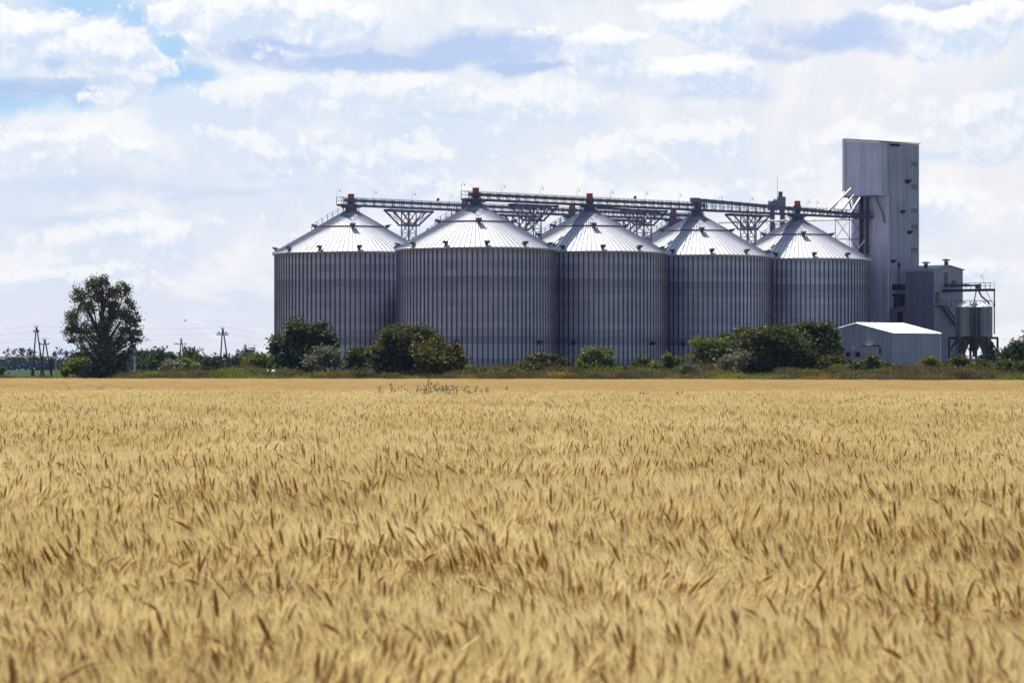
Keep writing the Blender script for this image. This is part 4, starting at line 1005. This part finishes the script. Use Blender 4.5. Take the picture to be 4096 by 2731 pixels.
# far wood
def far_wood():
    r=random.Random(77); bl=[]; D=2500; k=D/F; 
    for i in range(150):
        px=r.uniform(-700,1750) if i<130 else r.uniform(3500,4900)
        h=r.uniform(30,52)*(1.15+.5*math.sin(px*.021)*math.sin(px*.0071+1)) if px>230 else r.uniform(44,56)
        rx=r.uniform(26,52); bl.append(((px-2048)*k,D+r.uniform(-60,60),HC+(1485-1478+h*.45)*k,rx*k,12,h*.62*k))
    for (px,py,rx,ry) in ((85,1405,26,14),(60,1412,16,14),(30,1412,18,22),(120,1415,14,16),(125,1410,14,14),(245,1405,22,16),(215,1418,14,14),(265,1415,10,14),(540,1420,14,14),(560,1418,16,12),(575,1425,12,12)):
        bl.append(((px-2048)*k,D,HC+(1485-py)*k,rx*k,5,ry*k))
    for i in range(240): bl.append(((r.uniform(-700,1750)-2048)*k,D-40,gz(-300,D)+2.2,50*k,10,4.5))
    vv,m=leaves([(b[0],b[1],b[2]+1000,b[3],b[4],b[5]) for b in bl],62000,1.1,9,14,.3); vv[:,2]-=1000
    me=bpy.data.meshes.new('far_wood'); o=leafmesh('far_wood',vv,m,M['lf_far'],None)
    tag(o,'bluish far wood along the horizon at the left','wood',kind='stuff')
far_wood()

# ------------------------------------------------------------------ verge grass (uncountable)
def make_verge():
    coll=bpy.data.collections.new('verge_tufts')
    kinds=['lf_brown','lf_olive','lf_thist','lf_mid','lf_bright','lf_yel']
    for i,kd in enumerate(kinds):
        R=random.Random(300+i); mb=MB()
        for _ in range(170):
            bx=R.uniform(-1,1); by=R.uniform(-1,1); h=R.uniform(.5,1.15); az=R.uniform(0,2*PI); d=Vector((math.cos(az),math.sin(az),0)); sd=Vector((-d.y,d.x,0))*R.uniform(.012,.03)
            p=Vector((bx,by,0)); q=p+d*.1*h+ZZ*h*.6; t=p+d*R.uniform(.15,.5)*h+ZZ*h*R.uniform(.85,1)
            mb.add([p-sd,p+sd,q+sd,q-sd,t],[(0,1,2,3),(3,2,4)],0)
            if i in (0,2,4,5):
                for j in range(3):
                    c=t+Vector((R.gauss(0,.09),R.gauss(0,.09),R.gauss(0,.09))); a=Vector((R.gauss(0,1),R.gauss(0,1),R.gauss(0,1))).normalized()*.07; b=a.orthogonal().normalized()*.05
                    mb.add([c-a,c-b,c+a,c+b],[(0,1,2,3)],1)
        me=bpy.data.meshes.new('verge_%02d'%i); me.from_pydata(mb.v,[],mb.f); me.materials.append(M['lf_brown'] if kd=='lf_yel' else M[kd]); me.materials.append(M[kd] if kd!='lf_thist' else M['lf_brown'])
        me.polygons.foreach_set('material_index',mb.m); me.update(); coll.objects.link(bpy.data.objects.new('verge_%02d'%i,me))
    R=random.Random(6); pts=[];rots=[];scls=[];idx=[]
    x=-115.
    while x<105:
        e=.6
        while e<75:
            xx=x+R.uniform(-.9,.9); ee=e+R.uniform(-.6,.6); y=edge_y(xx)+ee
            px=xx/y*F+2048
            dens=1.0 if px>470 else .25
            if R.random()<dens and -350<px<4500:
                nv=vnoise(xx*.16,ee*.12,3); n2=vnoise(xx*.35,ee*.3,8)
                k=0 if nv<.22 else 1 if nv<.34 else 3 if nv<.56 else 2 if nv<.74 else 4
                if n2>.88 and ee<14: k=5
                hs=(.62+1.3*vnoise(xx*.35,ee*.25,5))*(.8 if ee<4 else 1.0)
                if px<470: hs*=.6
                pts.append((xx,y,gz(xx,y)-.05)); rots.append((0,0,R.uniform(0,6.28))); s=R.uniform(.85,1.15); scls.append((s,s,hs)); idx.append(k)
            e+=1.25 if e<20 else 2.2
        x+=1.25
    o=instancer('verge_grass',pts,rots,scls,idx,coll); tag(o,'brown and green uncut grass strip beyond the wheat','grass',kind='stuff')
    print('verge',len(pts))
make_verge()

# ------------------------------------------------------------------ thistles standing out of the wheat
def thistle_mesh(seed,h,bushy):
    R=random.Random(seed); mb=MB()
    for s in range(bushy):
        bx=R.gauss(0,.10*bushy**.5); by=R.gauss(0,.1); hh=h*R.uniform(.7,1.05); lean=R.gauss(0,.10)
        top=Vector((bx+lean,by,hh)); b=Vector((bx,by,0)); mb.tube([b,(b+top)/2+Vector((lean*.1,0,0)),top],[.016,.012,.006],4,0)
        for i in range(9):
            t=R.uniform(.55,1.0); p=b.lerp(top,t); az=R.uniform(0,2*PI); d=Vector((math.cos(az),math.sin(az),R.uniform(.3,1.1))).normalized(); L=R.uniform(.08,.20)*(1.3-t*.6)
            q=p+d*L; mb.tube([p,q],.004,3,0,False)
            for j in range(1):
                c=q+Vector((R.gauss(0,.02),R.gauss(0,.02),R.gauss(0,.02))); mb.lathe([(.004,-.022),(.018,-.008),(.020,.008),(.006,.024)],c,5,1,False)
        for i in range(12):
            t=R.uniform(.35,.95); p=b.lerp(top,t); az=R.uniform(0,2*PI); d=Vector((math.cos(az),math.sin(az),R.uniform(-.3,.7))).normalized(); L=R.uniform(.09,.2)*(1.25-t*.7); w=d.cross(ZZ).normalized()*.022
            mb.add([p,p+d*L*.5+w,p+d*L,p+d*L*.5-w],[(0,1,2,3)],0)
    me=bpy.data.meshes.new('thistle'); me.from_pydata(mb.v,[],mb.f); me.materials.append(M['lf_thist']); me.materials.append(M['lf_red'])
    me.polygons.foreach_set('material_index',mb.m); me.update(); return me
TM=[thistle_mesh(1,1.0,2),thistle_mesh(2,1.15,4),thistle_mesh(3,1.0,1),thistle_mesh(4,1.25,7)]
TH=[(1520,1588,0,.95),(1560,1585,2,.95),(1583,1588,1,1.08),(1620,1585,1,1.03),(1660,1586,1,1.02),(1680,1588,0,.98),(1705,1588,1,1.02),(1728,1586,3,1.08),(1752,1585,3,1.02),(1775,1588,1,1.0),(1800,1587,0,1.0),
    (1818,1590,1,1.03),(1845,1588,1,1.0),(1868,1590,3,.93),(1888,1589,1,1.0),(1915,1588,0,.95),(1960,1588,1,.98),(2350,1602,2,1.05),(2372,1604,0,.93),(2400,1600,2,1.05),(2500,1602,2,1.0),(2565,1598,2,1.15),(2690,1598,2,1.17),(2025,1548,1,1.0),(2240,1600,2,.98),
    (270,1548,1,.95),(395,1547,0,1.0),(420,1546,1,1.0),(485,1548,0,.97),(500,1550,1,.95),(520,1549,0,.97),(580,1552,2,1.0),(3100,1526,1,1.1),(3150,1527,1,1.1),(3230,1528,1,1.1),(3340,1529,0,1.1)]
for i,(px,py,k,s) in enumerate(TH):
    if py>=1560: D=min(118,.80*F/(py-1485))
    elif py>=1540: D=320
    else: D=edge_y(X(px,430))-2
    x=X(px,D); o=link('thistle',TM[k]); o.location=(x,D,gz(x,D)); o.scale=(s,s,s*(1.0 if D<200 else 1.15)); o.rotation_euler=(0,0,i*1.3)
    lab='dark thistle in the clump standing out of the wheat below the nearest silo' if 1500<px<1980 and py>1560 else \
        'thin thistle in the wheat below the second front silo' if 2200<px<2800 and py>1560 else \
        'lone thistle near the far wheat edge below the nearest silo' if px==2025 else \
        'low thistle in the wheat below the poplar' if px<700 else 'thistle at the wheat edge under the dark thicket'
    tag(o,lab,'thistle',lab.replace('thistle','thistles',1))

# ------------------------------------------------------------------ poles, wires, pipe, signs
def insul(mb,p): mb.tube([p,p+ZZ*.35],[.05,.07],5,0)
def aframe(top,base1,base2,D,arms,label,extra=None,group='double-legged power poles'):
    B_=P((base1[0]+base2[0])/2,max(base1[1],base2[1]),D); x=B_.x; z=min(gz(x,D),B_.z); root=empty('power_pole',(x,D,z),label,'power pole',group); o=Vector((x,D,z))
    T=P(top[0],top[1],D)-o; a=P(base1[0],base1[1],D)-o; b=P(base2[0],base2[1],D)-o
    m=MB(); m.tube([a-ZZ*.5+Vector((0,-.6,0)),T],[.20,.12],7,0); m.tube([b-ZZ*.5+Vector((0,.6,0)),T+Vector((.1,0,0))],[.20,.12],7,0); m.build('leg_pair',M['wood'],root)
    c=MB()
    for (py,hw) in arms:
        q=P(top[0],py,D)-o; c.bar(q-Vector((hw,.2,0)),q+Vector((hw,-.2,0)),.16,.18)
        for s in (-1,-.75,.75,1): insul(c,q+Vector((hw*s,0,.05)))
    for s in (-.3,.3): insul(c,T+Vector((s,0,.0))); 
    c.bar(T-Vector((.35,0,.02)),T+Vector((.35,0,-.02)),.1)
    c.build('crossarm',M['wood'],root)
    if extra:
        for (k,px0,py0,px1,py1) in extra:
            e=MB()
            if k=='beam': e.bar(P(px0,py0,D)-o,P(px1,py1,D)-o,.2,.25); e.build('brace',M['wood'],root)
            if k=='post': e.tube([P(px0,py0,D)-o,P(px1,py1,D)-o-ZZ*.4],.18,7); e.build('short_post',M['wood'],root)
            if k=='box':
                q=(P(px0,py0,D)+P(px1,py1,D))/2-o; w=(px1-px0)*D/F; h=(py1-py0)*D/F; e.box(q,w,w*.8,h); 
                for s in (-.3,0,.3): e.tube([q+Vector((s*w,0,h/2)),q+Vector((s*w,0,h/2+.4))],[.1,.05],6)
                e.build('transformer',M['dark'],root)
    return root
aframe((145,1308),(130,1506),(175,1506),700,[(1327,.55)],'taller double-legged pole left of the poplar',[('beam',138,1434,170,1434),('beam',132,1478,165,1478),('box',124,1483,137,1506)])
aframe((178,1358),(163,1505),(207,1505),720,[(1377,.95)],'shorter double-legged pole right beside the taller left pole',[('beam',160,1478,205,1478),('post',206,1430,206,1505),('box',197,1450,217,1468)])
aframe((724,1356),(717,1470),(742,1470),930,[(1376,1.4)],'small distant double-legged pole above the dark bush')
aframe((890,1313),(879,1488),(918,1488),750,[(1333,.9),(1339,1.2)],'tall double-legged pole with transformer left of the silos',[('beam',877,1444,920,1444),('post',917,1412,917,1488),('box',893,1417,910,1433)])
def tpole(px,top,base,D,hw,label):
    a=P(px,base,D); z=min(a.z,gz(a.x,D)); root=empty('power_pole',(a.x,D,z),label,'power pole','single power poles'); t=P(px,top,D)
    m=MB(); m.tube([(0,0,-.5),(0,0,t.z-z)],[.22,.15],7); m.build('pole',M['wood'],root)
    c=MB(); h=t.z-z-.5; c.bar((-hw,0,h+.5),(0,0,h),.16,.2); c.bar((hw,0,h+.5),(0,0,h),.16,.2); c.bar((-hw,0,h+.25),(hw,0,h+.25),.14)
    for s in (-1,-.6,.6,1): c.tube([(hw*s,0,h+.3),(hw*s*1.03,0,h+1.0)],[.10,.08],5)
    c.build('crossarm',M['wood'],root)
tpole(793,1398,1482,1050,1.5,'single pole with wide crossarm between the small and the tall double poles')
tpole(993,1402,1470,1050,1.6,'single pole with wide crossarm above the fresh green bush')
m=MB(); a=P(540,1490,640); m.tube([(0,0,-.5),(0,0,P(540,1378,640).z-gz(a.x,640))],[.17,.12],8); o=m.build('concrete_post',M['concrete'],None,(a.x,640,gz(a.x,640))); tag(o,'thin pale concrete post right of the poplar','post')
def wire(pts,label):
    m=MB(); out=[]
    for (a,b,sag) in pts:
        for i in range(13):
            t=i/12; q=a.lerp(b,t); q.z-=sag*4*t*(1-t); out.append(q)
    m.tube(out,.013,3,0,False); o=m.build('overhead_wire',M['steel']); tag(o,label,'wire','overhead wires')
p1=P(145,1303,700); p5=P(890,1308,750); p0=P(-900,1322,650); p9=P(1330,1350,800)
wire([(p0,p1,1.0),(p1,p5,.6),(p5,p9,.5)],'upper faint overhead wire across the left sky')
a1=P(141,1326,700); a5=P(884,1332,750); wire([(P(-900,1350,650),a1,1.0),(a1,a5,.6),(a5,P(1330,1372,800),.5)],'lower faint overhead wire across the left sky')
b2=P(178,1353,720); b3=P(724,1351,930); wire([(P(-900,1380,650),b2,1.0),(b2,b3,.8),(b3,P(1500,1395,1200),.8)],'lowest pair wire through the two smaller double poles')
# gas pipe
m=MB(); D=735; m.tube([P(-700,1424,D),P(60,1428,D),P(222,1427,D),P(224,1430,D),P(224,1515,D)],.13,8); o=m.build('gas_pipe',M['yellow']); tag(o,'raised yellow gas pipe bending down at the far left','pipe')
# small road signs and pale things in the weeds
def sign(px,py,D,r,mat,label,tri=False):
    c=P(px,py,D); z=gz(c.x,D); root=empty('road_sign',(c.x,D,z),label,'sign'); m=MB(); m.tube([(0,0,-.3),(0,0,c.z-z)],.05,6); m.build('post',M['concrete'],root)
    m=MB(); n=3 if tri else 16; h=c.z-z
    vs=[(r*math.cos(2*PI*k/n+PI/2),-.06,h+r*math.sin(2*PI*k/n+PI/2)) for k in range(n)]; vs+=[(a,b+.04,cc) for a,b,cc in vs]
    m.add(vs,[tuple(range(n-1,-1,-1)),tuple(range(n,2*n))]+[(k,(k+1)%n,n+(k+1)%n,n+k) for k in range(n)],0)
    if tri:
        m.add([(x*.6,-.075,h+(zz-h)*.6) for (x,_,zz) in vs[:n]],[tuple(range(n-1,-1,-1))],1); m.box((0,-.03,h-.95),.5,.04,.7,None,1)
    m.build('plate',[mat,M['white']],root)
sign(485,1482,560,.24,M['pink'],'small round faded pink sign right of the poplar foot')
sign(697,1470,560,.34,M['signred'],'small red-edged triangular sign with white plate in the left weeds',True)
def lump(px,py,D,r,label):
    c=P(px,py,D); m=MB(); m.lathe([(.02,-.3),(r*.8,-.3),(r,0),(r*.9,r*.5),(r*.5,r*.85),(.02,r)],(0,0,0),14,0,True); o=m.build('wrapped_bale',M['white'],None,c); tag(o,label,'bale')
lump(1095,1487,500,.32,'round white wrapped bale in the grass left of the dark tree'); lump(1072,1483,505,.16,'tiny white bale beside the larger round one')
# bird
m=MB(); c=P(740,1282,400)
m.lathe([(.01,-.14),(.05,-.05),(.05,.05),(.01,.14)],(0,0,0),6); body=[(v[2],v[1],v[0]) for v in m.v]; m.v=body
m.add([(.03,0,.02),(-.05,0,.02),(-.10,-.26,.10),(0,-.28,.10)],[(0,1,2,3)]); m.add([(.03,0,.02),(-.05,0,.02),(-.10,.26,.10),(0,.28,.10)],[(3,2,1,0)])
m.v=[(-v[0]*1.1,v[1]*.5+0,v[2]) for v in m.v]
tag(m.build('bird',M['black'],None,c),'tiny dark bird flying right of the poplar','bird')

# ------------------------------------------------------------------ air
def haze():
    m=MB(); x0,x1,y0,y1,z0,z1=-1400,1400,-90,3300,-4,52
    m.box(((x0+x1)/2,(y0+y1)/2,(z0+z1)/2),x1-x0,y1-y0,z1-z0)
    mt,nt,n,l=newmat('thin_air'); v=n.new('ShaderNodeVolumePrincipled'); v.inputs['Color'].default_value=(.34,.46,1,1); v.inputs['Density'].default_value=HAZE
    o=n.new('ShaderNodeOutputMaterial'); l.new(v.outputs[0],o.inputs['Volume'])
    tag(m.build('haze',mt),'thin bluish air over the plain','haze',kind='stuff')
HAZE=3.2e-5
if HAZE: haze()
